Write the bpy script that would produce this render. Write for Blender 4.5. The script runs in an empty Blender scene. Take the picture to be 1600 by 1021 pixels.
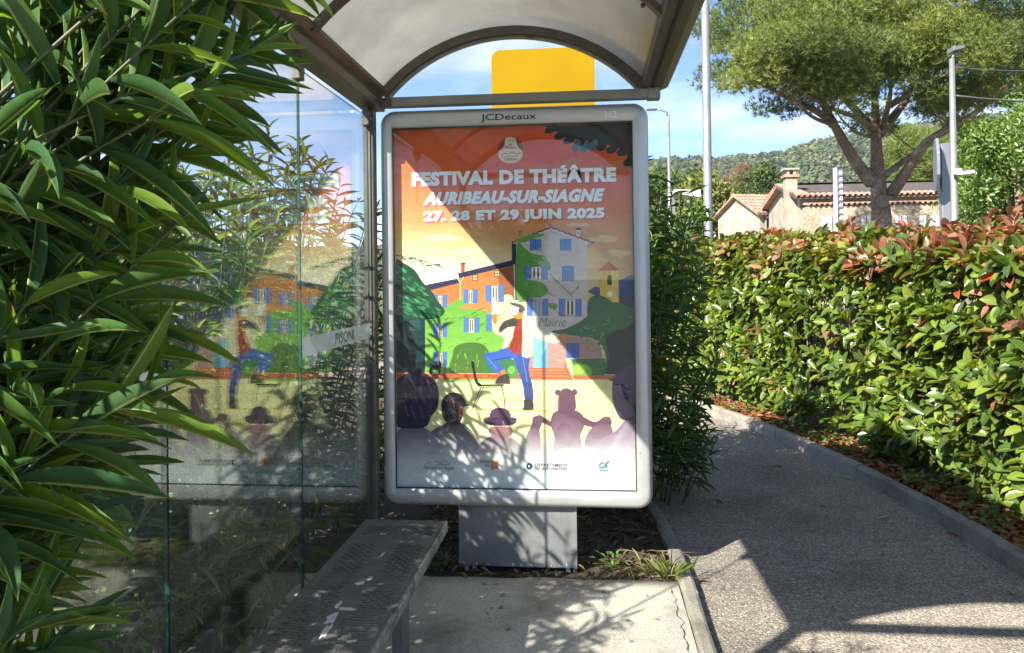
import bpy, bmesh, math, random
import numpy as np
from mathutils import Vector, Matrix
random.seed(7); RNG = np.random.default_rng(11)
scene = bpy.context.scene
COL = scene.collection

# ------------------------------------------------------------------ camera
cam_d = bpy.data.cameras.new('camera'); cam = bpy.data.objects.new('camera', cam_d); COL.objects.link(cam)
PSI, PIT, RHO, CAMH = .099, .008, -.012, 1.453
_f = Vector((-math.sin(PSI)*math.cos(PIT), math.cos(PSI)*math.cos(PIT), math.sin(PIT)))
_r = Vector((math.cos(PSI), math.sin(PSI), 0)); _u = _r.cross(_f)
_r2 = _r*math.cos(RHO)+_u*math.sin(RHO); _u2 = -_r*math.sin(RHO)+_u*math.cos(RHO)
_m = Matrix((( _r2.x, _u2.x, -_f.x, 0), (_r2.y, _u2.y, -_f.y, 0), (_r2.z, _u2.z, -_f.z, CAMH), (0, 0, 0, 1)))
cam.matrix_world = _m
cam_d.sensor_fit = 'HORIZONTAL'; cam_d.sensor_width = 36; cam_d.lens = 27.0
cam_d.shift_y = -(510.5-421)/1600
cam_d.clip_start = .05; cam_d.clip_end = 4000
scene.camera = cam

# ------------------------------------------------------------------ light
SUN = Vector((.83, 1.02, -1)).normalized()          # direction the light travels
ELEV = math.asin(-SUN.z); ROT = math.atan2(-SUN.x, -SUN.y)
world = bpy.data.worlds.new('World'); scene.world = world; world.use_nodes = True
wt = world.node_tree; wt.nodes.clear()
def wn(t, **k):
    n = wt.nodes.new(t)
    for a, b in k.items(): setattr(n, a, b)
    return n
sky = wn('ShaderNodeTexSky', sky_type='NISHITA', sun_disc=False, sun_elevation=ELEV, sun_rotation=ROT)
sky.air_density = .58; sky.dust_density = 0; sky.ozone_density = 3.6
tc = wn('ShaderNodeTexCoord'); sep = wn('ShaderNodeSeparateXYZ')
wt.links.new(tc.outputs['Generated'], sep.inputs[0])
mx = wn('ShaderNodeMath', operation='MAXIMUM'); mx.inputs[1].default_value = .03
add = wn('ShaderNodeMath', operation='ADD'); add.inputs[1].default_value = .12
wt.links.new(sep.outputs['Z'], mx.inputs[0]); wt.links.new(mx.outputs[0], add.inputs[0])
dx = wn('ShaderNodeMath', operation='DIVIDE'); dy = wn('ShaderNodeMath', operation='DIVIDE'); cmb = wn('ShaderNodeCombineXYZ')
for s, d in (('X', dx), ('Y', dy)):
    wt.links.new(sep.outputs[s], d.inputs[0]); wt.links.new(add.outputs[0], d.inputs[1])
wt.links.new(dx.outputs[0], cmb.inputs[0]); wt.links.new(dy.outputs[0], cmb.inputs[1])
nz = wn('ShaderNodeTexNoise'); nz.inputs['Scale'].default_value = 1.15; nz.inputs['Detail'].default_value = 7; nz.inputs['Roughness'].default_value = .55
mpw = wn('ShaderNodeMapping'); mpw.inputs['Location'].default_value = (3.1, 1.7, 0)
wt.links.new(cmb.outputs[0], mpw.inputs[0]); wt.links.new(mpw.outputs[0], nz.inputs['Vector'])
rp = wn('ShaderNodeValToRGB'); rp.color_ramp.elements[0].position = .50; rp.color_ramp.elements[1].position = .74
rp.color_ramp.elements[0].color = (0, 0, 0, 1); rp.color_ramp.elements[1].color = (.8, .8, .8, 1)
wt.links.new(nz.outputs['Fac'], rp.inputs[0])
mixw = wn('ShaderNodeMixRGB'); mixw.inputs[2].default_value = (4.6, 4.75, 5.1, 1)
wt.links.new(rp.outputs[0], mixw.inputs[0]); wt.links.new(sky.outputs[0], mixw.inputs[1])
bg = wn('ShaderNodeBackground'); bg.inputs['Strength'].default_value = .085
wo = wn('ShaderNodeOutputWorld')
wt.links.new(mixw.outputs[0], bg.inputs[0]); wt.links.new(bg.outputs[0], wo.inputs[0])
sun_d = bpy.data.lights.new('sun', 'SUN'); sun_d.energy = 4.8; sun_d.angle = math.radians(.53); sun_d.color = (1, .94, .85)
sun = bpy.data.objects.new('sun', sun_d); COL.objects.link(sun); sun.rotation_euler = SUN.to_track_quat('-Z', 'Y').to_euler(); sun.location = (-8, -10, 12)
vs = scene.view_settings; vs.view_transform = 'Standard'; vs.look = 'None'; vs.gamma = 1; vs.exposure = 1.78; vs.use_curve_mapping = False
scene.cycles.max_bounces = 10; scene.cycles.transparent_max_bounces = 24; scene.cycles.glossy_bounces = 5

# ------------------------------------------------------------------ helpers
def lin(c):
    return tuple((x/255/12.92 if x/255 <= .04045 else ((x/255+.055)/1.055)**2.4) for x in c)
MATS = {}
def N(nt, t, **k):
    n = nt.nodes.new(t)
    for a, b in k.items():
        if a in n.inputs.keys(): n.inputs[a].default_value = b
        else: setattr(n, a, b)
    return n
def ramp(nt, fac, stops):
    r = nt.nodes.new('ShaderNodeValToRGB'); e = r.color_ramp.elements
    while len(e) < len(stops): e.new(.5)
    for i, (p, c) in enumerate(stops):
        e[i].position = p; e[i].color = (*c, 1) if len(c) == 3 else c
    nt.links.new(fac, r.inputs[0]); return r
def newmat(name):
    m = bpy.data.materials.new(name); m.use_nodes = True; MATS[name] = m
    nt = m.node_tree; b = nt.nodes['Principled BSDF']; return m, nt, b
def simple(name, col, rough=.6, metal=0, var=.25, scale=12, bump=.15, bscale=60, dirt=None):
    """plain surface with tonal noise, fine relief and optional blotches of dirt or chips: dirt=(colour, threshold, scale)"""
    m, nt, b = newmat(name); L = nt.links
    g = N(nt, 'ShaderNodeTexCoord')
    n1 = N(nt, 'ShaderNodeTexNoise', Scale=scale, Detail=6, Roughness=.6); L.new(g.outputs['Object'], n1.inputs['Vector'])
    c0 = tuple(max(0, x*(1-var)) for x in col); c1 = tuple(min(1, x*(1+var)) for x in col)
    r = ramp(nt, n1.outputs['Fac'], [(.3, c0), (.7, c1)]); out = r.outputs[0]
    if dirt:
        n2 = N(nt, 'ShaderNodeTexNoise', Scale=dirt[2], Detail=5, Roughness=.65); L.new(g.outputs['Object'], n2.inputs['Vector'])
        k = ramp(nt, n2.outputs['Fac'], [(dirt[1], (0, 0, 0)), (dirt[1]+.05, (1, 1, 1))])
        mxx = N(nt, 'ShaderNodeMixRGB'); L.new(k.outputs[0], mxx.inputs[0]); L.new(out, mxx.inputs[1]); mxx.inputs[2].default_value = (*dirt[0], 1); out = mxx.outputs[0]
    L.new(out, b.inputs['Base Color']); b.inputs['Roughness'].default_value = rough; b.inputs['Metallic'].default_value = metal
    n3 = N(nt, 'ShaderNodeTexNoise', Scale=bscale, Detail=4); L.new(g.outputs['Object'], n3.inputs['Vector'])
    bp = N(nt, 'ShaderNodeBump', Strength=bump, Distance=.01); L.new(n3.outputs['Fac'], bp.inputs['Height']); L.new(bp.outputs[0], b.inputs['Normal'])
    rr = N(nt, 'ShaderNodeMapRange'); rr.inputs[3].default_value = max(.02, rough-.1); rr.inputs[4].default_value = min(1, rough+.12)
    L.new(n1.outputs['Fac'], rr.inputs[0]); L.new(rr.outputs[0], b.inputs['Roughness'])
    return m
def root(name, loc, label=None, cat=None, group=None, kind=None):
    o = bpy.data.objects.new(name, None); o.empty_display_size = .1; COL.objects.link(o); o.location = loc
    return tag(o, label, cat, group, kind)
def tag(o, label=None, cat=None, group=None, kind=None):
    if label: o['label'] = label
    if cat: o['category'] = cat
    if group: o['group'] = group
    if kind: o['kind'] = kind
    return o
def woff(o):
    v = Vector((0, 0, 0))
    while o is not None: v += o.location; o = o.parent
    return v
class MB:
    def __init__(s): s.v = []; s.f = []
    def quad(s, *p):
        i = len(s.v); s.v += [tuple(q) for q in p]; s.f.append(tuple(range(i, i+len(p)))); return s
    def box(s, x0, x1, y0, y1, z0, z1):
        i = len(s.v); s.v += [(x, y, z) for z in (z0, z1) for y in (y0, y1) for x in (x0, x1)]
        for q in ((0, 2, 3, 1), (4, 5, 7, 6), (0, 1, 5, 4), (1, 3, 7, 5), (3, 2, 6, 7), (2, 0, 4, 6)): s.f.append(tuple(i+k for k in q))
        return s
    def tube(s, pts, rad, n=6, cap=True):
        pts = [Vector(p) for p in pts]
        if not hasattr(rad, '__len__'): rad = [rad]*len(pts)
        i0 = len(s.v); prev = None
        for k, p in enumerate(pts):
            t = (pts[min(k+1, len(pts)-1)]-pts[max(k-1, 0)]).normalized()
            a = t.orthogonal().normalized() if prev is None else (prev-t*prev.dot(t)).normalized()
            prev = a; b = t.cross(a)
            for j in range(n):
                w = 2*math.pi*j/n; s.v.append(tuple(p+(a*math.cos(w)+b*math.sin(w))*rad[k]))
        for k in range(len(pts)-1):
            for j in range(n):
                s.f.append((i0+k*n+j, i0+k*n+(j+1) % n, i0+(k+1)*n+(j+1) % n, i0+(k+1)*n+j))
        if cap:
            s.f.append(tuple(i0+j for j in reversed(range(n)))); s.f.append(tuple(i0+(len(pts)-1)*n+j for j in range(n)))
        return s
    def sweep(s, rings, closed=True):
        """rings: list of equal-length point lists, joined one to the next"""
        i0 = len(s.v); n = len(rings[0])
        for r in rings: s.v += [tuple(p) for p in r]
        for k in range(len(rings)-1):
            for j in range(n if closed else n-1):
                s.f.append((i0+k*n+j, i0+k*n+(j+1) % n, i0+(k+1)*n+(j+1) % n, i0+(k+1)*n+j))
        if closed: s.f.append(tuple(i0+j for j in reversed(range(n)))); s.f.append(tuple(i0+(len(rings)-1)*n+j for j in range(n)))
        return s
    def prism(s, poly, axis, a, b):
        """poly: 2-D outline, extruded along axis (0,1,2) from a to b"""
        def P(q, w):
            return (w, q[0], q[1]) if axis == 0 else ((q[0], w, q[1]) if axis == 1 else (q[0], q[1], w))
        return s.sweep([[P(q, a) for q in poly], [P(q, b) for q in poly]])
    def build(s, name, mat, parent=None, smooth=False, bevel=0, kind=None):
        me = bpy.data.meshes.new(name); off = woff(parent) if parent else Vector((0, 0, 0))
        me.from_pydata([(x-off.x, y-off.y, z-off.z) for x, y, z in s.v], [], s.f); me.update()
        bm = bmesh.new(); bm.from_mesh(me); bmesh.ops.recalc_face_normals(bm, faces=bm.faces); bm.to_mesh(me); bm.free()
        if smooth:
            for p in me.polygons: p.use_smooth = True
        o = bpy.data.objects.new(name, me); COL.objects.link(o); o.parent = parent
        me.materials.append(MATS[mat] if isinstance(mat, str) else mat)
        if bevel:
            md = o.modifiers.new('bevel', 'BEVEL'); md.width = bevel; md.segments = 2; md.limit_method = 'ANGLE'
        if kind: o['kind'] = kind
        return o
def sheet(name, xs, ys, zf, mat, kind='structure', inside=None, parent=None):
    X, Y = np.meshgrid(xs, ys); Z = zf(X, Y); nx, ny = len(xs), len(ys)
    V = np.stack([X, Y, Z], -1).reshape(-1, 3).tolist(); F = []
    for j in range(ny-1):
        for i in range(nx-1):
            a = j*nx+i
            if inside is None or inside((xs[i]+xs[i+1])/2, (ys[j]+ys[j+1])/2): F.append((a, a+1, a+nx+1, a+nx))
    me = bpy.data.meshes.new(name); me.from_pydata(V, [], F); me.update()
    for p in me.polygons: p.use_smooth = True
    o = bpy.data.objects.new(name, me); COL.objects.link(o); o.parent = parent
    me.materials.append(MATS[mat]); tag(o, kind=kind); return o
def bumps(seed, amp, freq, k=10):
    r = np.random.default_rng(seed); A = r.uniform(-1, 1, (k, 3)); 
    def f(x, y):
        z = 0*x
        for i in range(k):
            fr = freq*(1.4**(i % 6)); z = z+amp/(1.4**(i % 6))*np.sin(fr*(A[i, 0]*x+A[i, 1]*y)*2+A[i, 2]*9)
        return z/k*2.2
    return f
def text_mesh(body, offset=0., shear=0., bold_space=1.):
    cu = bpy.data.curves.new('t', 'FONT'); cu.body = body; cu.offset = offset; cu.shear = shear; cu.space_character = bold_space
    cu.resolution_u = 3
    ob = bpy.data.objects.new('t', cu); COL.objects.link(ob)
    dg = bpy.context.evaluated_depsgraph_get(); dg.update()
    me = bpy.data.meshes.new_from_object(ob.evaluated_get(dg))
    V = [tuple(v.co) for v in me.vertices]; F = [tuple(p.vertices) for p in me.polygons]
    bpy.data.objects.remove(ob); bpy.data.curves.remove(cu); bpy.data.meshes.remove(me)
    a = np.array(V); lo = a.min(0); hi = a.max(0)
    a = (a-lo)/np.maximum(hi-lo, 1e-6)
    return a[:, :2], F

# ------------------------------------------------------------------ materials
def leaf_mat(name, rough=.38, trans=.3, spec=.5, rib=(.42, .46, .20), ribw=.055, ribmix=.75, blem=.0):
    m, nt, b = newmat(name); L = nt.links
    at = N(nt, 'ShaderNodeVertexColor', layer_name='Col'); uv = N(nt, 'ShaderNodeUVMap', uv_map='UVMap')
    sp = N(nt, 'ShaderNodeSeparateXYZ'); L.new(uv.outputs[0], sp.inputs[0])
    d = N(nt, 'ShaderNodeMath', operation='SUBTRACT'); d.inputs[1].default_value = .5; L.new(sp.outputs['Y'], d.inputs[0])
    a = N(nt, 'ShaderNodeMath', operation='ABSOLUTE'); L.new(d.outputs[0], a.inputs[0])
    k = ramp(nt, a.outputs[0], [(ribw*.6, (ribmix,)*3), (ribw*1.5, (0, 0, 0))])
    # faint side veins
    w = N(nt, 'ShaderNodeTexWave', Scale=9., Distortion=1.5); w.bands_direction = 'X'; L.new(uv.outputs[0], w.inputs['Vector'])
    g = N(nt, 'ShaderNodeTexCoord'); nn = N(nt, 'ShaderNodeTexNoise', Scale=30, Detail=3); L.new(g.outputs['Object'], nn.inputs['Vector'])
    hv = ramp(nt, nn.outputs['Fac'], [(.25, (.78, .78, .78)), (.75, (1.18, 1.18, 1.1))])
    mul = N(nt, 'ShaderNodeMixRGB', blend_type='MULTIPLY'); mul.inputs[0].default_value = 1; L.new(at.outputs[0], mul.inputs[1]); L.new(hv.outputs[0], mul.inputs[2])
    mxx = N(nt, 'ShaderNodeMixRGB'); L.new(k.outputs[0], mxx.inputs[0]); L.new(mul.outputs[0], mxx.inputs[1]); mxx.inputs[2].default_value = (*rib, 1)
    # browned tips and small blemishes
    ad_ = N(nt, 'ShaderNodeMath', operation='MULTIPLY_ADD'); ad_.inputs[1].default_value = .35; L.new(nn.outputs['Fac'], ad_.inputs[0]); L.new(sp.outputs['X'], ad_.inputs[2])
    tp = ramp(nt, ad_.outputs[0], [(.60, (0, 0, 0)), (.62, (0, 0, 0))]); tp.color_ramp.elements[0].position = .5; 
    mr = N(nt, 'ShaderNodeMapRange'); mr.inputs[1].default_value = 1.13; mr.inputs[2].default_value = 1.19; L.new(ad_.outputs[0], mr.inputs[0])
    sn = N(nt, 'ShaderNodeTexNoise', Scale=55, Detail=2); L.new(g.outputs['Object'], sn.inputs['Vector']); ms2 = N(nt, 'ShaderNodeMapRange'); ms2.inputs[1].default_value = .70; ms2.inputs[2].default_value = .74; L.new(sn.outputs['Fac'], ms2.inputs[0])
    mm_ = N(nt, 'ShaderNodeMath', operation='MAXIMUM'); L.new(mr.outputs[0], mm_.inputs[0]); L.new(ms2.outputs[0], mm_.inputs[1]); mk = N(nt, 'ShaderNodeMath', operation='MULTIPLY'); mk.inputs[1].default_value = blem; L.new(mm_.outputs[0], mk.inputs[0])
    mb_ = N(nt, 'ShaderNodeMixRGB'); L.new(mk.outputs[0], mb_.inputs[0]); L.new(mxx.outputs[0], mb_.inputs[1]); mb_.inputs[2].default_value = (.20, .13, .05, 1); mxx = mb_; nt.nodes.remove(tp)
    L.new(mxx.outputs[0], b.inputs['Base Color']); b.inputs['Roughness'].default_value = rough; b.inputs['Specular IOR Level'].default_value = spec
    bp = N(nt, 'ShaderNodeBump', Strength=.03, Distance=.001); L.new(w.outputs['Fac'], bp.inputs['Height']); L.new(bp.outputs[0], b.inputs['Normal'])
    tl = N(nt, 'ShaderNodeBsdfTranslucent'); br = N(nt, 'ShaderNodeMixRGB', blend_type='MULTIPLY'); br.inputs[0].default_value = 1; br.inputs[2].default_value = (2.2, 1.9, .7, 1)
    L.new(mxx.outputs[0], br.inputs[1]); L.new(br.outputs[0], tl.inputs[0])
    ms = N(nt, 'ShaderNodeMixShader'); ms.inputs[0].default_value = trans; L.new(b.outputs[0], ms.inputs[1]); L.new(tl.outputs[0], ms.inputs[2])
    L.new(ms.outputs[0], nt.nodes['Material Output'].inputs[0]); return m
leaf_mat('oleander_leaf', .45, .36, .4, rib=(.34, .42, .16), ribw=.06, ribmix=.9, blem=.75)
leaf_mat('photinia_leaf', .32, .3, .5, rib=(.30, .30, .10), ribmix=.45, ribw=.035, blem=.5)
leaf_mat('laurel_leaf', .4, .3, .5, ribmix=.2)
leaf_mat('pine_needle', .55, .25, .3, ribmix=0)
leaf_mat('dry_leaf', .7, .15, .2, ribmix=.25, rib=(.3, .2, .1))
leaf_mat('forest_leaf', .8, .15, .2, ribmix=0)
simple('oleander_stem', (.075, .085, .032), .6, 0, .3, 30)
simple('woody_stem', (.20, .14, .10), .8, 0, .35, 20, .3)
simple('shelter_metal', (.11, .095, .08), .45, .3, .3, 9, .08, 120, ((.16, .13, .09), .62, 6))
simple('shelter_light_metal', (.24, .245, .22), .5, .3, .22, 7, .08, 120, ((.12, .10, .075), .64, 7))
simple('rubber', (.02, .02, .02), .6, 0, .3, 20, .05)
simple('case_metal', (.49, .48, .465), .40, .45, .10, 5, .04, 160, ((.30, .28, .25), .67, 9))
simple('case_shadow', (.03, .03, .03), .8)
simple('foot_metal', (.20, .20, .20), .6, .2, .45, 3.2, .12, 90, ((.09, .09, .09), .60, 4))
simple('chip_paint', (.62, .62, .60), .7, 0, .2, 30)
simple('bench_metal', (.115, .112, .112), .42, .25, .28, 12, .06, 150, ((.42, .42, .42), .705, 8))
simple('bench_edge', (.24, .235, .22), .5, .4, .4, 25, .1, 100, ((.1, .1, .1), .5, 14))
simple('yellow_plate', (.26, .158, .001), .65, 0, .06, 3, .02)
MATS['yellow_plate'].node_tree.nodes['Principled BSDF'].inputs['Specular IOR Level'].default_value = .08
simple('navy_print', (.012, .014, .045), .5); simple('white_print', (.88, .88, .87), .5); simple('dark_print', (.03, .03, .03), .6)
simple('galvanised', (.23, .235, .24), .5, .5, .12, 4, .06, 40)
simple('white_metal', (.46, .475, .48), .5, .1, .08, 4); simple('white_paint', (.62, .61, .59), .6, 0, .06)
simple('cable', (.10, .10, .11), .6); simple('sign_back', (.17, .18, .19), .5, .4, .12, 5)
simple('stone_render', (.32, .275, .215), .9, 0, .28, 1.6, .5, 3, ((.34, .31, .25), .6, .8))
simple('terracotta', (.36, .20, .145), .85, 0, .35, 3, .3, 8, ((.30, .25, .20), .62, 1.5))
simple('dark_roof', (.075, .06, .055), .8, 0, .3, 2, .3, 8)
simple('glass_dark', (.04, .05, .06), .15)
def m_bark():
    m, nt, b = newmat('pine_bark'); L = nt.links; g = N(nt, 'ShaderNodeTexCoord'); mp = N(nt, 'ShaderNodeMapping'); mp.inputs['Scale'].default_value = (1, 1, .35)
    L.new(g.outputs['Object'], mp.inputs[0]); v = N(nt, 'ShaderNodeTexVoronoi', Scale=20.); v.feature = 'DISTANCE_TO_EDGE'; L.new(mp.outputs[0], v.inputs['Vector'])
    n = N(nt, 'ShaderNodeTexNoise', Scale=2.2, Detail=5); L.new(g.outputs['Object'], n.inputs['Vector'])
    r = ramp(nt, n.outputs['Fac'], [(.3, (.15, .115, .10)), (.5, (.28, .165, .115)), (.7, (.36, .30, .26))])
    k = ramp(nt, v.outputs['Distance'], [(0, (.40, .38, .36)), (.14, (1, 1, 1))])
    mu = N(nt, 'ShaderNodeMixRGB', blend_type='MULTIPLY'); mu.inputs[0].default_value = 1; L.new(r.outputs[0], mu.inputs[1]); L.new(k.outputs[0], mu.inputs[2]); L.new(mu.outputs[0], b.inputs['Base Color'])
    b.inputs['Roughness'].default_value = .9; bp = N(nt, 'ShaderNodeBump', Strength=.8, Distance=.04); L.new(v.outputs['Distance'], bp.inputs['Height']); L.new(bp.outputs[0], b.inputs['Normal'])
m_bark()
def m_stonewall():
    m, nt, b = newmat('rubble_stone'); L = nt.links; g = N(nt, 'ShaderNodeTexCoord'); mp = N(nt, 'ShaderNodeMapping'); mp.inputs['Scale'].default_value = (1, 1, 1.7)
    L.new(g.outputs['Object'], mp.inputs[0]); v = N(nt, 'ShaderNodeTexVoronoi', Scale=6.5); L.new(mp.outputs[0], v.inputs['Vector'])
    e = N(nt, 'ShaderNodeTexVoronoi', Scale=6.5); e.feature = 'DISTANCE_TO_EDGE'; L.new(mp.outputs[0], e.inputs['Vector'])
    sp = N(nt, 'ShaderNodeSeparateColor'); L.new(v.outputs['Color'], sp.inputs[0])
    r = ramp(nt, sp.outputs[0], [(0, (.27, .21, .145)), (.5, (.36, .29, .205)), (1, (.45, .385, .29))])
    k = ramp(nt, e.outputs['Distance'], [(0, (.75, .72, .68)), (.12, (1, 1, 1))])
    mu = N(nt, 'ShaderNodeMixRGB', blend_type='MULTIPLY'); mu.inputs[0].default_value = 1; L.new(r.outputs[0], mu.inputs[1]); L.new(k.outputs[0], mu.inputs[2]); L.new(mu.outputs[0], b.inputs['Base Color'])
    b.inputs['Roughness'].default_value = .95; bp = N(nt, 'ShaderNodeBump', Strength=.5, Distance=.06); L.new(e.outputs['Distance'], bp.inputs['Height']); L.new(bp.outputs[0], b.inputs['Normal'])
m_stonewall()
def m_asphalt():
    m, nt, b = newmat('asphalt'); L = nt.links; g = N(nt, 'ShaderNodeTexCoord')
    v = N(nt, 'ShaderNodeTexVoronoi', Scale=125.); v.inputs['Randomness'].default_value = 1; L.new(g.outputs['Object'], v.inputs['Vector'])
    sp = N(nt, 'ShaderNodeSeparateColor'); L.new(v.outputs['Color'], sp.inputs[0])
    st = ramp(nt, sp.outputs[0], [(0, (.20, .170, .138)), (.5, (.315, .272, .224)), (.85, (.38, .33, .272)), (.98, (.58, .51, .42))])
    k = ramp(nt, v.outputs['Distance'], [(.25, (1, 1, 1)), (.8, (.45, .45, .45))])
    mu = N(nt, 'ShaderNodeMixRGB', blend_type='MULTIPLY'); mu.inputs[0].default_value = .8; L.new(st.outputs[0], mu.inputs[1]); L.new(k.outputs[0], mu.inputs[2])
    n = N(nt, 'ShaderNodeTexNoise', Scale=1.3, Detail=7, Roughness=.62); L.new(g.outputs['Object'], n.inputs['Vector'])
    t = ramp(nt, n.outputs['Fac'], [(.25, (.56, .56, .57)), (.5, (1, 1, 1)), (.75, (1.25, 1.22, 1.18))])
    m2 = N(nt, 'ShaderNodeMixRGB', blend_type='MULTIPLY'); m2.inputs[0].default_value = 1; L.new(mu.outputs[0], m2.inputs[1]); L.new(t.outputs[0], m2.inputs[2]); L.new(m2.outputs[0], b.inputs['Base Color'])
    b.inputs['Roughness'].default_value = .85; b.inputs['Specular IOR Level'].default_value = .35
    bp = N(nt, 'ShaderNodeBump', Strength=.75, Distance=.006, invert=True); L.new(v.outputs['Distance'], bp.inputs['Height']); L.new(bp.outputs[0], b.inputs['Normal'])
m_asphalt()
simple('bounce_asphalt', (.22, .21, .195), .9, 0, .2, 2, .2)
def m_concrete(name, base, stain, crack=True):
    m, nt, b = newmat(name); L = nt.links; g = N(nt, 'ShaderNodeTexCoord')
    n = N(nt, 'ShaderNodeTexNoise', Scale=2.4, Detail=9, Roughness=.68); L.new(g.outputs['Object'], n.inputs['Vector'])
    r = ramp(nt, n.outputs['Fac'], [(.28, stain), (.5, base), (.75, tuple(x*1.25 for x in base))])
    f = N(nt, 'ShaderNodeTexNoise', Scale=160., Detail=3); L.new(g.outputs['Object'], f.inputs['Vector'])
    k = ramp(nt, f.outputs['Fac'], [(.3, (.62, .62, .62)), (.55, (1, 1, 1)), (.75, (1.15, 1.15, 1.15))])
    mu = N(nt, 'ShaderNodeMixRGB', blend_type='MULTIPLY'); mu.inputs[0].default_value = 1; L.new(r.outputs[0], mu.inputs[1]); L.new(k.outputs[0], mu.inputs[2]); L.new(mu.outputs[0], b.inputs['Base Color'])
    b.inputs['Roughness'].default_value = .9
    bp = N(nt, 'ShaderNodeBump', Strength=.5, Distance=.006); L.new(f.outputs['Fac'], bp.inputs['Height']); L.new(bp.outputs[0], b.inputs['Normal'])
m_concrete('concrete', (.45, .415, .35), (.17, .155, .125)); m_concrete('kerb_concrete', (.27, .245, .205), (.11, .10, .075))
m_concrete('soil', (.075, .052, .036), (.03, .021, .016)); m_concrete('meadow', (.085, .10, .04), (.05, .06, .025)); m_concrete('hill_ground', (.05, .06, .025), (.03, .04, .02))
def m_glass(name='glass', ior=1.52, dust=.05):
    m, nt, b = newmat(name); L = nt.links; nt.nodes.remove(b)
    ge = N(nt, 'ShaderNodeNewGeometry'); io = N(nt, 'ShaderNodeMapRange'); io.inputs[3].default_value = ior; io.inputs[4].default_value = 1/ior
    L.new(ge.outputs['Backfacing'], io.inputs[0]); fr = N(nt, 'ShaderNodeFresnel'); L.new(io.outputs[0], fr.inputs['IOR'])
    t = N(nt, 'ShaderNodeBsdfTransparent'); t.inputs[0].default_value = (.955, .975, .965, 1); gl = N(nt, 'ShaderNodeBsdfGlossy'); gl.inputs['Roughness'].default_value = .0; gl.inputs[0].default_value = (1, 1, 1, 1)
    # a thin film of dust that catches light
    g = N(nt, 'ShaderNodeTexCoord'); n = N(nt, 'ShaderNodeTexNoise', Scale=2.5, Detail=9, Roughness=.7); L.new(g.outputs['Object'], n.inputs['Vector'])
    k = ramp(nt, n.outputs['Fac'], [(.35, (.004,)*3), (.8, (dust,)*3)]); df = N(nt, 'ShaderNodeBsdfDiffuse'); df.inputs[0].default_value = (.6, .6, .57, 1)
    m1 = N(nt, 'ShaderNodeMixShader'); L.new(k.outputs[0], m1.inputs[0]); L.new(t.outputs[0], m1.inputs[1]); L.new(df.outputs[0], m1.inputs[2])
    m2 = N(nt, 'ShaderNodeMixShader'); L.new(fr.outputs[0], m2.inputs[0]); L.new(m1.outputs[0], m2.inputs[1]); L.new(gl.outputs[0], m2.inputs[2]); L.new(m2.outputs[0], nt.nodes['Material Output'].inputs[0])
m_glass(); m_glass('case_glass', 1.33, .02)
simple('glass_edge', (.015, .05, .045), .15)
def m_frost():
    m, nt, b = newmat('frosted_film'); L = nt.links; t = N(nt, 'ShaderNodeBsdfTransparent'); ms = N(nt, 'ShaderNodeMixShader'); ms.inputs[0].default_value = .62
    b.inputs['Base Color'].default_value = (.66, .70, .70, 1); L.new(t.outputs[0], ms.inputs[1]); L.new(b.outputs[0], ms.inputs[2]); L.new(ms.outputs[0], nt.nodes['Material Output'].inputs[0])
m_frost()
def m_roof():
    m, nt, b = newmat('roof_sheet'); L = nt.links; g = N(nt, 'ShaderNodeTexCoord')
    n = N(nt, 'ShaderNodeTexNoise', Scale=3., Detail=9, Roughness=.65); L.new(g.outputs['Object'], n.inputs['Vector'])
    r = ramp(nt, n.outputs['Fac'], [(.3, (.43, .43, .41)), (.7, (.55, .55, .53))])
    n2 = N(nt, 'ShaderNodeTexNoise', Scale=70., Detail=4, Roughness=.8); L.new(g.outputs['Object'], n2.inputs['Vector'])
    k = ramp(nt, n2.outputs['Fac'], [(.64, (1, 1, 1)), (.72, (.45, .38, .3))])
    mu = N(nt, 'ShaderNodeMixRGB', blend_type='MULTIPLY'); mu.inputs[0].default_value = .8; L.new(r.outputs[0], mu.inputs[1]); L.new(k.outputs[0], mu.inputs[2])
    L.new(mu.outputs[0], b.inputs['Base Color']); b.inputs['Roughness'].default_value = .12; b.inputs['Specular IOR Level'].default_value = .6
    tl = N(nt, 'ShaderNodeBsdfTranslucent'); L.new(mu.outputs[0], tl.inputs[0]); ms = N(nt, 'ShaderNodeMixShader'); ms.inputs[0].default_value = .62
    L.new(b.outputs[0], ms.inputs[1]); L.new(tl.outputs[0], ms.inputs[2]); L.new(ms.outputs[0], nt.nodes['Material Output'].inputs[0])
m_roof()
def m_print():
    m, nt, b = newmat('poster_print'); L = nt.links; at = N(nt, 'ShaderNodeVertexColor', layer_name='Col'); g = N(nt, 'ShaderNodeTexCoord')
    mp = N(nt, 'ShaderNodeMapping'); mp.inputs['Scale'].default_value = (1, 1, 2.4); mp.inputs['Rotation'].default_value = (0, .5, 0); L.new(g.outputs['Object'], mp.inputs[0])
    n = N(nt, 'ShaderNodeTexNoise', Scale=14., Detail=8, Roughness=.68); L.new(mp.outputs[0], n.inputs['Vector'])
    r = ramp(nt, n.outputs['Fac'], [(.28, (.84, .84, .84)), (.5, (1, 1, 1)), (.75, (1.12, 1.12, 1.12))])
    mu = N(nt, 'ShaderNodeMixRGB', blend_type='MULTIPLY'); mu.inputs[0].default_value = 1; L.new(at.outputs[0], mu.inputs[1]); L.new(r.outputs[0], mu.inputs[2]); L.new(mu.outputs[0], b.inputs['Base Color'])
    b.inputs['Roughness'].default_value = .6; b.inputs['Specular IOR Level'].default_value = .2
m_print()

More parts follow.
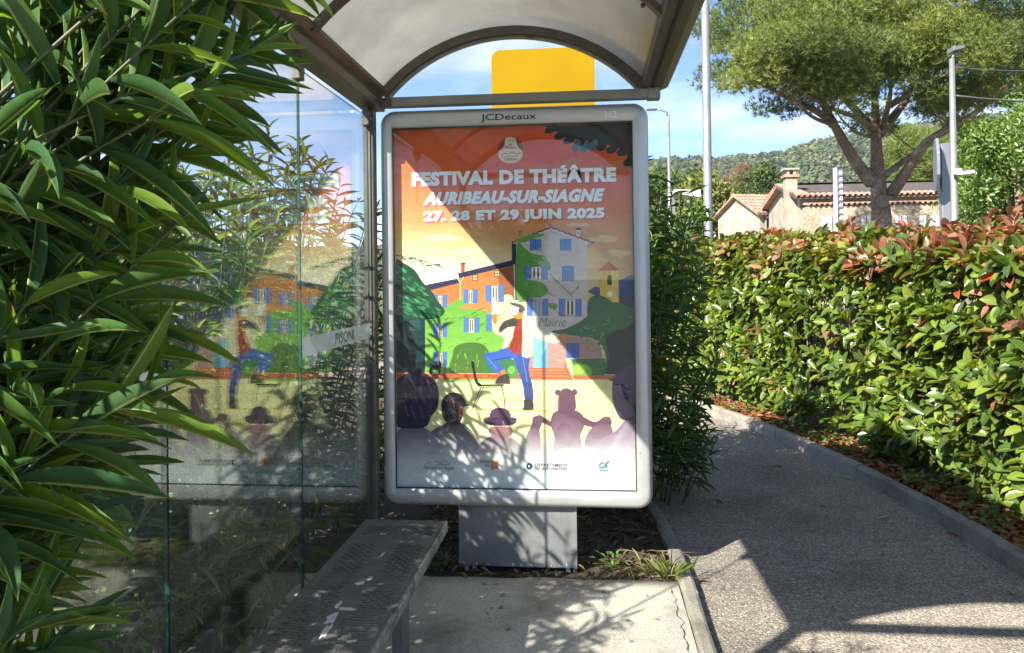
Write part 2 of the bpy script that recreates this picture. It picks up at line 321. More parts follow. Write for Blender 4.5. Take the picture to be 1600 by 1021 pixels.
# ------------------------------------------------------------------ leaves
def leaf_template(nseg, fold, bend, tip=.8, peak=.45, twist=0.):
    """leaf of unit length along x and unit width along y, three points per station; returns verts, faces, uv per vert"""
    V = []; U = []; F = []
    for i in range(nseg+1):
        t = i/nseg
        w = (math.sin(math.pi*t**(math.log(.5)/math.log(peak)))**tip)*.5
        if i == 0: w = .04
        if i == nseg: w = .0
        ang = bend*t; x = (math.sin(ang)/bend if abs(bend) > 1e-3 else t); z = (-(1-math.cos(ang))/bend if abs(bend) > 1e-3 else 0)
        tw = twist*t
        for s in (-1, 0, 1):
            V.append((x, s*w, z+(0 if s == 0 else fold*w*.25)+s*w*tw*.25)); U.append((t, .5+s*.5))
    for i in range(nseg):
        a = i*3
        if i < nseg-1: F += [(a, a+3, a+4, a+1), (a+1, a+4, a+5, a+2)]
        else: F += [(a, a+4, a+1), (a+1, a+4, a+2)]
    return np.array(V), F, np.array(U)
def frame(d, n):
    d = d/np.linalg.norm(d); n = n-d*np.dot(n, d); k = np.linalg.norm(n)
    if k < 1e-4: n = np.cross(d, np.array([.3, .5, .8])); k = np.linalg.norm(n)
    n = n/k; return d, np.cross(n, d), n
def raw_mesh(name, V, F, UV, C, mat):
    """V (n,3), faces list of index tuples or (m,k) array, per-vertex UV and colour"""
    me = bpy.data.meshes.new(name); me.from_pydata(V.tolist(), [], F if isinstance(F, list) else F.tolist())
    li = np.empty(len(me.loops), dtype=np.int32); me.loops.foreach_get('vertex_index', li)
    uv = me.uv_layers.new(name='UVMap'); uv.data.foreach_set('uv', UV[li].astype(np.float32).ravel())
    ca = me.color_attributes.new('Col', 'FLOAT_COLOR', 'POINT'); c4 = np.ones((len(V), 4), np.float32); c4[:, :3] = C; ca.data.foreach_set('color', c4.ravel())
    me.polygons.foreach_set('use_smooth', np.ones(len(me.polygons), bool)); me.materials.append(MATS[mat]); me.update(); return me
LEAFMESH = {}
def leaves(items, temps, mat, parent, nobj=0, pname='leaf', sname='foliage', quant=8, cam_pos=(0, 0, 1.45), prefer=None):
    """items: (pos, dir, normal, length, width, colour). The nobj that show largest become objects of their own, the rest one mass."""
    off = np.array(woff(parent)); items = list(items)
    def size(it):
        p = it[0]; dv = np.array(p)-np.array(cam_pos); dist = np.linalg.norm(dv); s = it[3]/dist
        if prefer is not None and not prefer(p): s *= .01
        return -s
    if nobj: items.sort(key=size)
    for i, (p, d, n, ln, wd, c) in enumerate(items[:nobj]):
        ti = i % len(temps); key = (mat, ti, id(temps), tuple(np.round(np.array(c)*40).astype(int)))
        if key not in LEAFMESH:
            V, F, U = temps[ti]; LEAFMESH[key] = raw_mesh(pname, V, F, U, np.tile(np.array(c), (len(V), 1)), mat)
        d_, y_, n_ = frame(np.array(d), np.array(n)); o = bpy.data.objects.new(pname, LEAFMESH[key]); COL.objects.link(o); o.parent = parent
        q = np.array(p)-off
        o.matrix_basis = Matrix(((d_[0]*ln, y_[0]*wd, n_[0]*ln, q[0]), (d_[1]*ln, y_[1]*wd, n_[1]*ln, q[1]), (d_[2]*ln, y_[2]*wd, n_[2]*ln, q[2]), (0, 0, 0, 1)))
    rest = items[nobj:]
    if rest:
        VV = []; FF = []; UU = []; CC = []; base = 0
        for i, (p, d, n, ln, wd, c) in enumerate(rest):
            V, F, U = temps[i % len(temps)]; d_, y_, n_ = frame(np.array(d), np.array(n))
            VV.append(V[:, :1]*d_*ln+V[:, 1:2]*y_*wd+V[:, 2:3]*n_*ln+(np.array(p)-off)); FF += [tuple(base+k for k in f) for f in F]; UU.append(U); CC.append(np.tile(np.array(c), (len(V), 1))); base += len(V)
        me = raw_mesh(sname, np.concatenate(VV), FF, np.concatenate(UU), np.concatenate(CC), mat)
        o = bpy.data.objects.new(sname, me); COL.objects.link(o); o.parent = parent; o['kind'] = 'stuff'
NEAR_T = [leaf_template(9, f, b, .85, .45, t) for f, b, t in ((.8, .22, .25), (.6, .40, -.3), (.9, .08, 0.), (.7, -.12, .4), (.8, .28, -.15))]
OLE_T = [leaf_template(4, f, b) for f, b in ((1.0, .3), (.7, .7), (.9, .1))]
PHO_T = [leaf_template(5, f, b, .75, .55) for f, b in ((1.2, .3), (.8, .5), (1.1, -.15), (1.5, .15))]
LAU_T = [leaf_template(2, 1.0, .3, .7, .5)]
def rv(r, a, b): return r.uniform(a, b)
def pick(r, cols, jit=.18):
    c = np.array(cols[r.integers(len(cols))]); return np.round(c*r.uniform(1-jit, 1+jit)*40)/40 if False else c*r.uniform(1-jit, 1+jit)
OLE_C = [(.050, .118, .030), (.064, .138, .032), (.042, .098, .036), (.080, .158, .030), (.056, .122, .048)]
def quantc(c): return tuple(np.maximum(np.round(np.array(c)*100)/100, .01))
def oleander_shoot(r, items, stems, base, tip, n_wh, lmin, lmax, sag=.08, start=.3, spacing=None, young=.1, wid=.145):
    base = np.array(base, float); tip = np.array(tip, float); ax = tip-base; L = np.linalg.norm(ax)
    mid = (base+tip)/2+np.array([r.uniform(-.05, .05), r.uniform(-.05, .05), sag])
    def P(t): return (1-t)**2*base+2*t*(1-t)*mid+t*t*tip
    stems.append(([P(t) for t in (0, .25, .5, .75, 1)], L))
    for k in range(n_wh):
        t = start+(1-start)*(k+.5)/n_wh; p = P(t); a = P(min(1, t+.02))-P(t-.02); a = a/np.linalg.norm(a)
        e1 = np.cross(a, np.array([.2, .3, .9])); e1 /= np.linalg.norm(e1); e2 = np.cross(a, e1); ph = r.uniform(0, 6.28)
        for j in range(3):
            if r.random() < .12: continue
            w = ph+j*2.094+r.uniform(-.3, .3); spread = math.radians(78-48*t*t+r.uniform(-10, 14)); rad = e1*math.cos(w)+e2*math.sin(w)
            d = a*math.cos(spread)+rad*math.sin(spread)+np.array([0, 0, -.12]); n = a*.8-rad*.3+np.array([0, 0, .5])
            ln = r.uniform(lmin, lmax)*(1 if t < .9 else .75)
            q = r.random()
            c = OLE_C[r.integers(5)]
            if t > .82 and r.random() < young*4: c = (.11, .19, .025)
            if q < .007: c = (.30, .21, .04)
            elif q < .010: c = (.19, .14, .05)
            c = quantc(np.array(c)*r.uniform(.85, 1.2))
            items.append((p, d, n, ln, ln*wid*r.uniform(.85, 1.15), c))
def stems_mesh(stems, mat, parent, r0=.006, r1=.0025, name='stem', n=5):
    for pts, L in stems:
        MB().tube(pts, list(np.linspace(r0, r1, len(pts))), n).build(name, mat, parent, smooth=True)
def stems_one(stems, mat, parent, r0, r1, name, n=5):
    m = MB()
    for pts, L in stems: m.tube(pts, list(np.linspace(r0, r1, len(pts))), n)
    return m.build(name, mat, parent, smooth=True, kind='stuff')

# ------------------------------------------------------------------ ground, path, kerbs
KR = [(2.05, -3), (2.05, 1), (2.04, 3.0), (2.01, 3.93), (1.95, 4.86), (1.77, 6.03), (1.53, 7.06), (1.16, 8.17), (.78, 9.1), (.05, 10.3), (-1.2, 11.6), (-3.5, 13)]
KL = [(.46, -3), (.46, 1.5), (.46, 3.0), (.465, 3.5), (.455, 3.93), (.425, 4.5), (.37, 4.95), (.25, 5.7), (.02, 6.6), (-.4, 7.6), (-1.0, 8.6), (-2.2, 9.9), (-4.2, 11.2)]
def resample(pl, step):
    pl = [np.array(p, float) for p in pl]; out = [pl[0]]; 
    # Catmull-Rom then walk
    dense = []
    for i in range(len(pl)-1):
        p0 = pl[max(i-1, 0)]; p1 = pl[i]; p2 = pl[i+1]; p3 = pl[min(i+2, len(pl)-1)]
        for t in np.linspace(0, 1, 24, endpoint=False):
            dense.append(.5*(2*p1+(p2-p0)*t+(2*p0-5*p1+4*p2-p3)*t*t+(3*p1-p0-3*p2+p3)*t**3))
    dense.append(pl[-1]); acc = 0
    for a, b in zip(dense[:-1], dense[1:]):
        acc += np.linalg.norm(b-a)
        if acc >= step: out.append(b); acc = 0
    return out
gz = bumps(3, .02, .6)
big = np.concatenate([np.linspace(-900, -40, 12), np.linspace(-30, 40, 60), np.linspace(60, 900, 14)])
sheet('ground', big, np.concatenate([np.linspace(-200, -20, 6), np.linspace(-12, 50, 60), np.linspace(70, 900, 14)]), lambda x, y: -.05+gz(x, y)*.5, 'meadow')
m = MB(); L_ = resample(KL, .12); R_ = resample(KR, .12); n = 110
Ls = [L_[int(i*(len(L_)-1)/n)] for i in range(n+1)]; Rs = [R_[int(i*(len(R_)-1)/n)] for i in range(n+1)]
for i in range(n): m.quad((Ls[i][0], Ls[i][1], 0), (Rs[i][0]+.03, Rs[i][1], 0), (Rs[i+1][0]+.03, Rs[i+1][1], 0), (Ls[i+1][0], Ls[i+1][1], 0))
tag(m.build('footpath', 'asphalt'), kind='structure')
ST = MB(); ST.quad((-60, -40, -.012), (80, -40, -.012), (80, -3.0, -.012), (-60, -3.0, -.012)); tag(ST.build('street', 'bounce_asphalt'), kind='structure')  # unseen road behind the camera, added to bounce sunlight into the shaded shelter
def kerb(name, pl, width, h, side, seglen, y0, y1, lo=-.1):
    rt = root(name, (pl[0][0], pl[0][1], 0), kind='structure'); pts = resample(pl, .1); step = int(round(seglen/.1)); i = 0; r = np.random.default_rng(5)
    while i < len(pts)-1:
        seg = pts[i:i+step+1]; i += step
        if len(seg) < 2 or seg[-1][1] < y0 or seg[0][1] > y1: continue
        rings = []; dz = r.uniform(-.004, .004)
        for k, p in enumerate(seg):
            t = seg[min(k+1, len(seg)-1)]-seg[max(k-1, 0)]; t = t/np.linalg.norm(t); nn = np.array([t[1], -t[0]])*side
            if k == 0: p = p+t*.0045
            if k == len(seg)-1: p = p-t*.0045
            prof = [(0, lo), (0.0, h-.018), (.006, h-.006), (.018, h), (width-.018, h), (width-.006, h-.006), (width, h-.018), (width, lo)]
            wob = [r.uniform(-.0025, .0025) for _ in prof]
            rings.append([(p[0]+nn[0]*(a+w), p[1]+nn[1]*(a+w), b+dz+w) for (a, b), w in zip(prof, wob)])
        MB().sweep(rings).build('kerb_stone', 'kerb_concrete', rt, smooth=False)
    return rt
kerb('path_kerb', KR, .072, .10, 1, 1.0, .5, 12)
kerb('shelter_kerb', KL, .07, .058, -1, 1.0, .5, 9)
# concrete slab under the shelter, with an uneven broken back edge
sb = bumps(8, .006, 5); eb = bumps(21, .012, 9)
m = MB(); xs = np.linspace(-1.35, .387, 90); back = [3.56+float(eb(x, 0))*1.5+.012*(x+1) for x in xs]; front = -2.5
ys_n = 40
V = []; 
for j in range(ys_n+1):
    for i, x in enumerate(xs):
        y = front+(back[i]-front)*(j/ys_n)**.6; V.append((x, y, .046+float(sb(x, y))*.5))
for i, x in enumerate(xs): V.append((x, back[i]+.004, -.06))
F = []; nx = len(xs)
for j in range(ys_n+1):
    for i in range(nx-1): F.append((j*nx+i, j*nx+i+1, (j+1)*nx+i+1, (j+1)*nx+i))
m.v = V; m.f = F; tag(m.build('shelter_slab', 'concrete', smooth=True), kind='structure')
rk = np.random.default_rng(19); m = MB(); pts = [(.352+rk.normal(0, .007), y) for y in np.linspace(2.7, 3.5, 26)]
for (a, b), (c, d) in zip(pts[:-1], pts[1:]): w = rk.uniform(.0006, .0022); m.quad((a-w, b, .0502), (a+w, b, .0502), (c+w, d, .0502), (c-w, d, .0502))
m.build('crack', 'dark_print', bpy.data.objects['shelter_slab'])
for k in range(16):
    x, y, q = rk.uniform(-.5, .3), rk.uniform(2.75, 3.5), rk.uniform(.005, .013); m = MB(); m.quad(*[(x+q*math.cos(a)*t, y+q*math.sin(a)*t, .0498) for a, t in zip(np.linspace(0, 6.28, 9, endpoint=False), rk.uniform(.7, 1.1, 9))]); m.build('gum_spot', 'kerb_concrete', bpy.data.objects['shelter_slab'])
sz = bumps(4, .03, 2.2, 14)
def bed_in(x, y):
    k = np.interp(y, [p[1] for p in KL], [p[0] for p in KL]); return x < k-.035 and not (-1.34 < x < .40 and y < 3.5)
sheet('soil_bed', np.linspace(-4.2, .46, 110), np.linspace(-2.6, 9, 190), lambda x, y: .018+sz(x, y)*.6, 'soil', inside=bed_in)
def bedr_in(x, y):
    k = np.interp(y, [p[1] for p in KR], [p[0] for p in KR]); return x > k+.05
sheet('hedge_bed', np.linspace(-3, 5.5, 130), np.linspace(-1, 12.5, 170), lambda x, y: .045+sz(x+3, y)*.7, 'soil', inside=bedr_in)

# ------------------------------------------------------------------ bus shelter
XL, XR, Y0, Y1 = -1.04, .30, .92, 3.66
sh = root('bus_shelter', (XL, 2.3, .046), 'dark framed bus shelter with curved translucent roof and glass side wall', 'bus shelter')
for y in (Y0+.02, Y1-.045): MB().box(XL-.027, XL+.025, y-.03, y+.03, -.05, 2.262).build('post', 'shelter_metal', sh, bevel=.006)
def gut(prof, name):
    o = MB().prism(prof, 1, Y0-.03, Y1+.035).build(name, 'shelter_metal', sh, bevel=.004); return o
lg = gut([(-1.085, 2.264), (-.985, 2.264), (-.985, 2.302), (-1.0, 2.335), (-.968, 2.352), (-.968, 2.372), (-1.085, 2.372)], 'left_gutter'); lg.name = 'gutter'
rg = gut([(.262, 2.33), (.285, 2.322), (.352, 2.322), (.385, 2.335), (.402, 2.37), (.402, 2.43), (.262, 2.43)], 'gutter')
MB().box(.300, .312, Y0, Y1-.01, 2.317, 2.3215).build('gutter_groove', 'rubber', rg)
for y in (Y0+.0, Y1-.01): MB().box(-1.02, .345, y-.03, y+.03, 2.275, 2.319).build('tie_beam', 'shelter_light_metal', sh, bevel=.004)
for y in (Y0, Y1-.01): MB().box(.285, .345, y-.034, y+.034, 2.270, 2.3215).build('bracket', 'shelter_light_metal', sh, bevel=.004)
CX = (-.985+.27)/2; HW = (.27+.985)/2; RISE = .285; RR = (HW*HW+RISE*RISE)/(2*RISE); CZ = 2.345+RISE-RR; A0 = math.asin(HW/RR)
def arc(off, y, n=40, a0=A0): return [(CX+(RR+off)*math.sin(a), y, CZ+(RR+off)*math.cos(a)) for a in np.linspace(-a0, a0, n)]
def arcband(o0, o1, y0, y1, a0=A0, n=40):
    m = MB(); A, B, C, D = arc(o0, y0, n, a0), arc(o1, y0, n, a0), arc(o1, y1, n, a0), arc(o0, y1, n, a0)
    return m.sweep([[A[i], B[i], C[i], D[i]] for i in range(n)])
YS = [Y0-.02, 1.80, 2.69, Y1+.0]
for a, b in zip(YS[:-1], YS[1:]): arcband(.012, .018, a+.004, b-.004, A0*1.03).build('roof_panel', 'roof_sheet', sh, smooth=False)
for y in (1.80, 2.69): arcband(-.010, .0115, y-.022, y+.022, A0*1.0).build('roof_rib', 'shelter_metal', sh)
for y, s in ((Y0, -1), (Y1-.005, 1)):
    e = arcband(-.030, .011, y-.03, y+.022, A0*1.01).build('roof_arch', 'shelter_metal', sh)
    arcband(-.041, -.0305, y-.012, y+.02, A0*.985).build('trim', 'shelter_light_metal', e)
    arcband(.020, .034, y-.03, y+.025, A0*1.02).build('cover_strip', 'shelter_light_metal', e)
for x, z, y in ((-.975, 2.372, 3.1), (-.6, 2.58, 2.69), (.2, 2.40, 2.69)): MB().tube([(x, y, z-.01), (x, y, z-.022)], .008, 8).build('bolt', 'shelter_metal', sh)
GY = [.93, 1.80, 2.69, 3.575]
for i in range(3):
    y0, y1 = GY[i]+.004, GY[i+1]-.004
    g = MB().box(XL-.004, XL+.004, y0, y1, .17, 2.215).build('glass_pane', 'glass', sh); g.data.materials.append(MATS['glass_edge'])
    for p in g.data.polygons:
        if abs(p.normal.x) < .5: p.material_index = 1
    if i == 1: continue
    bd = MB().box(XL+.0045, XL+.0052, y0+.004, y1-.002, 1.165, 1.235).build('frosted_band', 'frosted_film', g)
    a, F = text_mesh('PISONI', .0); b_ = MB(); yy = (y0+y1)/2
    b_.v = [(XL+.0060, yy-.07+q[0]*.25, 1.178+q[1]*.045) for q in a]; b_.f = F; b_.build('lettering', 'dark_print', g)
    for y in ((y0+.05, y1-.05) if i == 2 else (y1-.05,)): pass
for y in (GY[1], GY[2], GY[3]-.02):
    for z in (2.205, .2): 
        c = MB().box(XL-.016, XL+.018, y-.024, y+.024, z-.035, z+.035).build('clamp', 'shelter_metal', sh, bevel=.004)
        MB().tube([(XL+.018, y, z), (XL+.024, y, z)], .009, 10).build('screw', 'shelter_light_metal', c)
    MB().box(XL-.008, XL+.008, y-.012, y+.012, 2.24, 2.264).build('hanger', 'shelter_metal', sh)
    MB().box(XL-.012, XL+.012, y-.012, y+.012, .0, .165).build('glass_foot', 'shelter_metal', sh)
# yellow stop plate on its own post behind the advertising case
def rrect(x0, x1, z0, z1, r, n=8):
    P = []
    for cx, cz, a in ((x1-r, z1-r, 0), (x0+r, z1-r, 90), (x0+r, z0+r, 180), (x1-r, z0+r, 270)):
        P += [(cx+r*math.cos(math.radians(a+90*k/n)), cz+r*math.sin(math.radians(a+90*k/n))) for k in range(n+1)]
    return P
YSG = 4.5; ys = root('bus_stop_sign', (-.24, YSG+.04, .0), 'plain yellow plate with rounded corners rising behind the top of the advertising case', 'sign')
MB().prism(rrect(-.555, .052, 2.02, 2.785, .055), 1, YSG, YSG+.004).build('plate', 'yellow_plate', ys)
MB().tube([(-.24, YSG+.04, 0), (-.24, YSG+.04, 2.72)], .03, 12).build('post', 'galvanised', ys, smooth=True)
for z in (2.15, 2.62): MB().box(-.30, -.18, YSG+.0045, YSG+.045, z-.02, z+.02).build('bracket', 'galvanised', ys)

# ------------------------------------------------------------------ bench
bn = root('bench', (-.76, 2.2, .046), 'dark grey perforated metal bench with chipped paint along the glass wall', 'bench')
BX0, BX1, BY0, BY1, BZ = -.923, -.598, 1.15, 3.11, .45
holes = []
def rows(x0, x1, y0, y1, pitch=.0235, sl=.0235, gap=.0085, hh=.0098):
    k = 0; y = y0
    while y+hh < y1:
        x = x0+(0 if k % 2 == 0 else (sl+gap)/2)
        while x+sl <= x1+.012:
            holes.append((x, x+sl, y, y+hh)); x += sl+gap
        y += pitch/1.35; k += 1
rows(-.897, -.792, 1.25, 2.84); rows(-.722, -.628, 1.25, 2.84); rows(-.897, -.628, 2.935, 3.04)
m = MB(); byrow = {}
for h in holes: byrow.setdefault((round(h[2], 5), round(h[3], 5)), []).append(h)
y = BY0
for (ya, yb) in sorted(byrow):
    m.quad((BX0, y, BZ), (BX1, y, BZ), (BX1, ya, BZ), (BX0, ya, BZ)); x = BX0
    for h in sorted(byrow[(ya, yb)]):
        m.quad((x, ya, BZ), (h[0], ya, BZ), (h[0], yb, BZ), (x, yb, BZ)); x = h[1]
        for (p, q) in (((h[0], ya), (h[1], ya)), ((h[1], ya), (h[1], yb)), ((h[1], yb), (h[0], yb)), ((h[0], yb), (h[0], ya))):
            m.quad((p[0], p[1], BZ), (q[0], q[1], BZ), (q[0], q[1], BZ-.003), (p[0], p[1], BZ-.003))
    m.quad((x, ya, BZ), (BX1, ya, BZ), (BX1, yb, BZ), (x, yb, BZ)); y = yb
m.quad((BX0, y, BZ), (BX1, y, BZ), (BX1, BY1, BZ), (BX0, BY1, BZ))
seat = m.build('seat', 'bench_metal', bn)
MB().box(BX1-.0005, BX1+.010, BY0, BY1+.010, BZ-.045, BZ-.001).build('edge_rail', 'bench_edge', bn, bevel=.003)
MB().box(BX0-.010, BX0+.0005, BY0, BY1+.010, BZ-.045, BZ-.001).build('edge_rail', 'bench_metal', bn, bevel=.003)
for ya, yb in ((BY1, BY1+.010), (BY0-.010, BY0)): MB().box(BX0, BX1-.001, ya, yb, BZ-.045, BZ-.0012).build('end_rail', 'bench_metal', bn, bevel=.003)
for y in (2.50, 1.40):
    MB().box(-.655, -.617, y-.03, y+.06, .04, BZ-.047).build('leg', 'bench_metal', bn, bevel=.004)
    MB().box(-.895, -.855, y-.03, y+.06, .04, BZ-.047).build('leg', 'bench_metal', bn, bevel=.004)
    MB().box(-.854, -.656, y-.0, y+.03, BZ-.10, BZ-.047).build('crossbar', 'bench_metal', bn, bevel=.003)
r = np.random.default_rng(3); 
def blob(cx, cy, rx, ry, z, n=11, jag=.5):
    return [(cx+rx*math.cos(a)*k, cy+ry*math.sin(a)*k, z) for a, k in zip(np.linspace(0, 6.283, n, endpoint=False), r.uniform(1-jag, 1+jag*.4, n))]
for cx, cy, rx, ry in ((-.757, 2.46, .022, .016), (-.735, 2.50, .008, .02), (-.765, 2.20, .018, .045), (-.74, 2.27, .03, .012), (-.755, 2.12, .012, .05), (-.775, 2.30, .008, .03), (-.752, 2.72, .004, .03), (-.66, 2.07, .018, .010)):
    m = MB(); m.quad(*blob(cx, cy, rx, ry, BZ+.0004)); m.build('paint_chip', 'chip_paint', seat)
for k in range(26):
    y = r.uniform(1.9, 3.08); m = MB(); z = BZ-.006-r.uniform(0, .012); h = r.uniform(.003, .008); l = r.uniform(.006, .03)
    m.quad((BX1+.0106, y, z), (BX1+.0106, y+l, z+.001), (BX1+.0106, y+l*.8, z+h), (BX1+.0106, y+l*.2, z+h*.8)); m.build('paint_chip', 'chip_paint', seat)

# ------------------------------------------------------------------ advertising case
FX0, FX1, FZ0, FZ1 = -1.008, .293, .338, 2.268
PX0, PX1, PZ0, PZ1 = -.944, .216, .426, 2.177
YF = 3.655
ad = root('advertising_case', (-.355, 3.75, .02), 'grey metal street advertising case with rounded corners on a short box foot', 'advertising case')
PROF = [(0, .030), (0, .0), (.05, -.003), (.62, -.006), (.76, -.002), (.87, .010), (.95, .030), (1.0, .062), (1.0, .17)]
def stn(inner, outer):
    return [(inner[0]+(outer[0]-inner[0])*a, YF+b, inner[1]+(outer[1]-inner[1])*a) for a, b in PROF]
cr = .075; G = .0012
def corner(ix, iz, ox, oz, sx, sz, n=8):
    cx, cz = ox-sx*cr, oz-sz*cr; rings = [stn((ix, cz if sz*(cz-iz) < 0 else iz), (ox, cz))]; rings = []
    for k in range(n+1):
        a = math.pi/2*k/n; o = (cx+sx*cr*math.cos(a), cz+sz*cr*math.sin(a)); 
        t = k/n
        i = (ix, iz-sz*max(0, (1-2*t))*abs(iz-cz)) if sz*(cz-iz) < 0 else (ix, iz)
        if t > .5 and sx*(cx-ix) < 0: i = (ix-sx*(2*t-1)*abs(ix-cx), iz)
        elif t <= .5 and sz*(cz-iz) < 0: i = (ix, iz-sz*(1-2*t)*abs(iz-cz))
        else: i = (ix, iz)
        rings.append(stn(i, o))
    return rings
frame_o = root('frame', (0, 0, 0)); bpy.data.objects.remove(frame_o)
for ix, iz, ox, oz, sx, sz in ((PX0, PZ0, FX0, FZ0, -1, -1), (PX1, PZ0, FX1, FZ0, 1, -1), (PX0, PZ1, FX0, FZ1, -1, 1), (PX1, PZ1, FX1, FZ1, 1, 1)):
    MB().sweep(corner(ix, iz, ox, oz, sx, sz), closed=False).build('frame_corner', 'case_metal', ad, smooth=True)
zl, zh = FZ0+cr+G, FZ1-cr-G; xl, xh = FX0+cr+G, FX1-cr-G
for (a, b, c, d) in (((PX0, zl), (FX0, zl), (PX0, zh), (FX0, zh)), ((PX1, zl), (FX1, zl), (PX1, zh), (FX1, zh)), ((xl, PZ0), (xl, FZ0), (xh, PZ0), (xh, FZ0)), ((xl, PZ1), (xl, FZ1), (xh, PZ1), (xh, FZ1))):
    fb = MB().sweep([stn(a, b), stn(c, d)], closed=False).build('frame_bar', 'case_metal', ad, smooth=True)
top_bar = fb
MB().prism(rrect(FX0+.004, FX1-.004, FZ0+.004, FZ1-.004, cr), 1, YF+.055, YF+.168).build('back_body', 'case_metal', ad)
MB().box(PX0-.02, PX1+.02, YF+.0075, YF+.0125, PZ0-.02, PZ1+.02).build('front_glass', 'case_glass', ad)
m = MB()
gw = .006
m.box(PX0, PX0+gw, YF+.013, YF+.016, PZ0, PZ1).box(PX1-gw, PX1, YF+.013, YF+.016, PZ0, PZ1).box(PX0+gw, PX1-gw, YF+.013, YF+.016, PZ1-gw, PZ1).box(PX0+gw, PX1-gw, YF+.013, YF+.016, PZ0, PZ0+gw)
m.build('gasket', 'rubber', ad)
ft = MB().box(-.643, -.070, 3.70, 3.805, .045, .345).build('foot', 'foot_metal', ad, bevel=.003)
for x in (-.642, -.085): MB().box(x, x+.014, 3.6965, 3.6995, .045, .345).build('foot_flange', 'foot_metal', ft)
for x, w in ((-.62, .02), (-.58, .014), (-.125, .02), (-.09, .016)): MB().box(x, x+w, 3.72, 3.75, -.02, .044).build('foot_peg', 'chip_paint', ft)
for k in range(14):
    x = r.uniform(-.63, -.09); m = MB(); w = r.uniform(.003, .010); h = r.uniform(.004, .014)
    m.quad(*[(x+w*math.cos(a)*k2, 3.6985, .052+h*(1+math.sin(a)*k2)*.6) for a, k2 in zip(np.linspace(0, 6.28, 8, endpoint=False), r.uniform(.5, 1.2, 8))]); m.build('paint_chip', 'chip_paint', ft)
def decal(body, x0, x1, z0, z1, y, mat, parent, off=0., tilt=0.):
    a, F = text_mesh(body, off); m = MB(); m.v = [(x0+(x1-x0)*q[0], y, z0+(z1-z0)*q[1]) for q in a]; m.f = F; return m.build('lettering', mat, parent)
decal('JCDecaux', -.505, -.237, 2.188, 2.228, YF-.0066, 'navy_print', top_bar, .012)
decal('362', .083, .143, 2.192, 2.224, YF-.0066, 'white_print', top_bar, .008)

# ------------------------------------------------------------------ poster (flat print, art laid on its sheet)
def pp(u, v):
    vt = 199-12*(u-612)/376; t = (v-vt)/(768-vt); uL = 612+5*t; s = (u-uL)/(376+2*t); return PX0+(PX1-PX0)*s, PZ1-(PZ1-PZ0)*t
PV = []; PF = []; PC = []; LAY = [0]; BBX = []
YP = YF+.045
def smooth_poly(P, k=5):
    P = [np.array(p, float) for p in P]; out = []; n = len(P)
    for i in range(n):
        p0, p1, p2, p3 = P[i-1], P[i], P[(i+1) % n], P[(i+2) % n]
        for t in np.linspace(0, 1, k, endpoint=False): out.append(.5*(2*p1+(p2-p0)*t+(2*p0-5*p1+4*p2-p3)*t*t+(3*p1-p0-3*p2+p3)*t**3))
    return out
def ink(pts, col, sm=0, same=False, c2=None, vr=None):
    """one flat printed shape: pts in print coordinates, colour sRGB, optional second colour towards vr[1]"""
    if sm: pts = smooth_poly(pts, sm)
    us = [p[0] for p in pts]; vs_ = [p[1] for p in pts]; bb = (min(us), max(us), min(vs_), max(vs_)); n_ = 1
    if BBX:
        B = np.array(BBX); ov = (B[:, 0] < bb[1]) & (B[:, 1] > bb[0]) & (B[:, 2] < bb[3]) & (B[:, 3] > bb[2])
        if ov.any(): n_ = int(B[ov, 4].max())+1
    BBX.append((*bb, n_)); LAY[0] = max(LAY[0], n_)
    y = YP-n_*5e-5; i = len(PV)
    for u, v in pts:
        x, z = pp(u, v); PV.append((min(PX1, max(PX0, x)), y, min(PZ1, max(PZ0, z))))
        if c2 is None: PC.append(lin(col))
        else:
            t = min(1, max(0, (v-vr[0])/(vr[1]-vr[0]))); PC.append(lin(tuple(a+(b-a)*t for a, b in zip(col, c2))))
    PF.append(tuple(range(i, i+len(pts))))
def rect(u0, v0, u1, v1, col, same=False, sk=0): ink([(u0, v0+sk), (u1, v0), (u1, v1), (u0, v1+sk)], col, same=same)
def line(pts, w, col):
    P = [np.array(p, float) for p in pts]; a_, b_ = [], []
    for k, p in enumerate(P):
        d = P[min(k+1, len(P)-1)]-P[max(k-1, 0)]; d = d/max(1e-6, np.linalg.norm(d)); n_ = np.array([-d[1], d[0]])*w/2; a_.append(p+n_); b_.append(p-n_)
    ink(a_+b_[::-1], col)
def ell(cx, cy, rx, ry, col, n=24, c2=None, vr=None): ink([(cx+rx*math.cos(a), cy+ry*math.sin(a)) for a in np.linspace(0, 6.2832, n, endpoint=False)], col, c2=c2, vr=vr)
# backdrop: graded paper
GR = [(186, (212, 112, 60), (226, 98, 54), (226, 100, 56)), (230, (226, 114, 60), (226, 100, 56), (226, 106, 60)), (290, (236, 130, 68), (226, 112, 62), (228, 124, 70)), (340, (238, 168, 112), (232, 150, 92), (228, 146, 84)), (380, (240, 204, 160), (226, 182, 130), (220, 152, 84)), (420, (244, 230, 204), (238, 222, 192), (216, 168, 112)), (470, (240, 236, 220), (238, 230, 206), (222, 186, 136)), (560, (230, 226, 190),)*1+((230, 226, 190), (226, 196, 140)), (592, (238, 230, 178), (240, 232, 176), (238, 228, 170)), (650, (236, 228, 170), (240, 232, 178), (238, 228, 166)), (690, (226, 216, 186), (234, 226, 190), (232, 220, 186)), (720, (221, 219, 219), (224, 222, 218), (224, 222, 219)), (770, (228, 234, 242), (230, 236, 242), (232, 238, 244))]
GR[7] = (560, (230, 226, 190), (230, 226, 190), (226, 196, 140))
nb = bumps(31, 16, .03, 16); nu, nv = 44, 64; i0 = 0
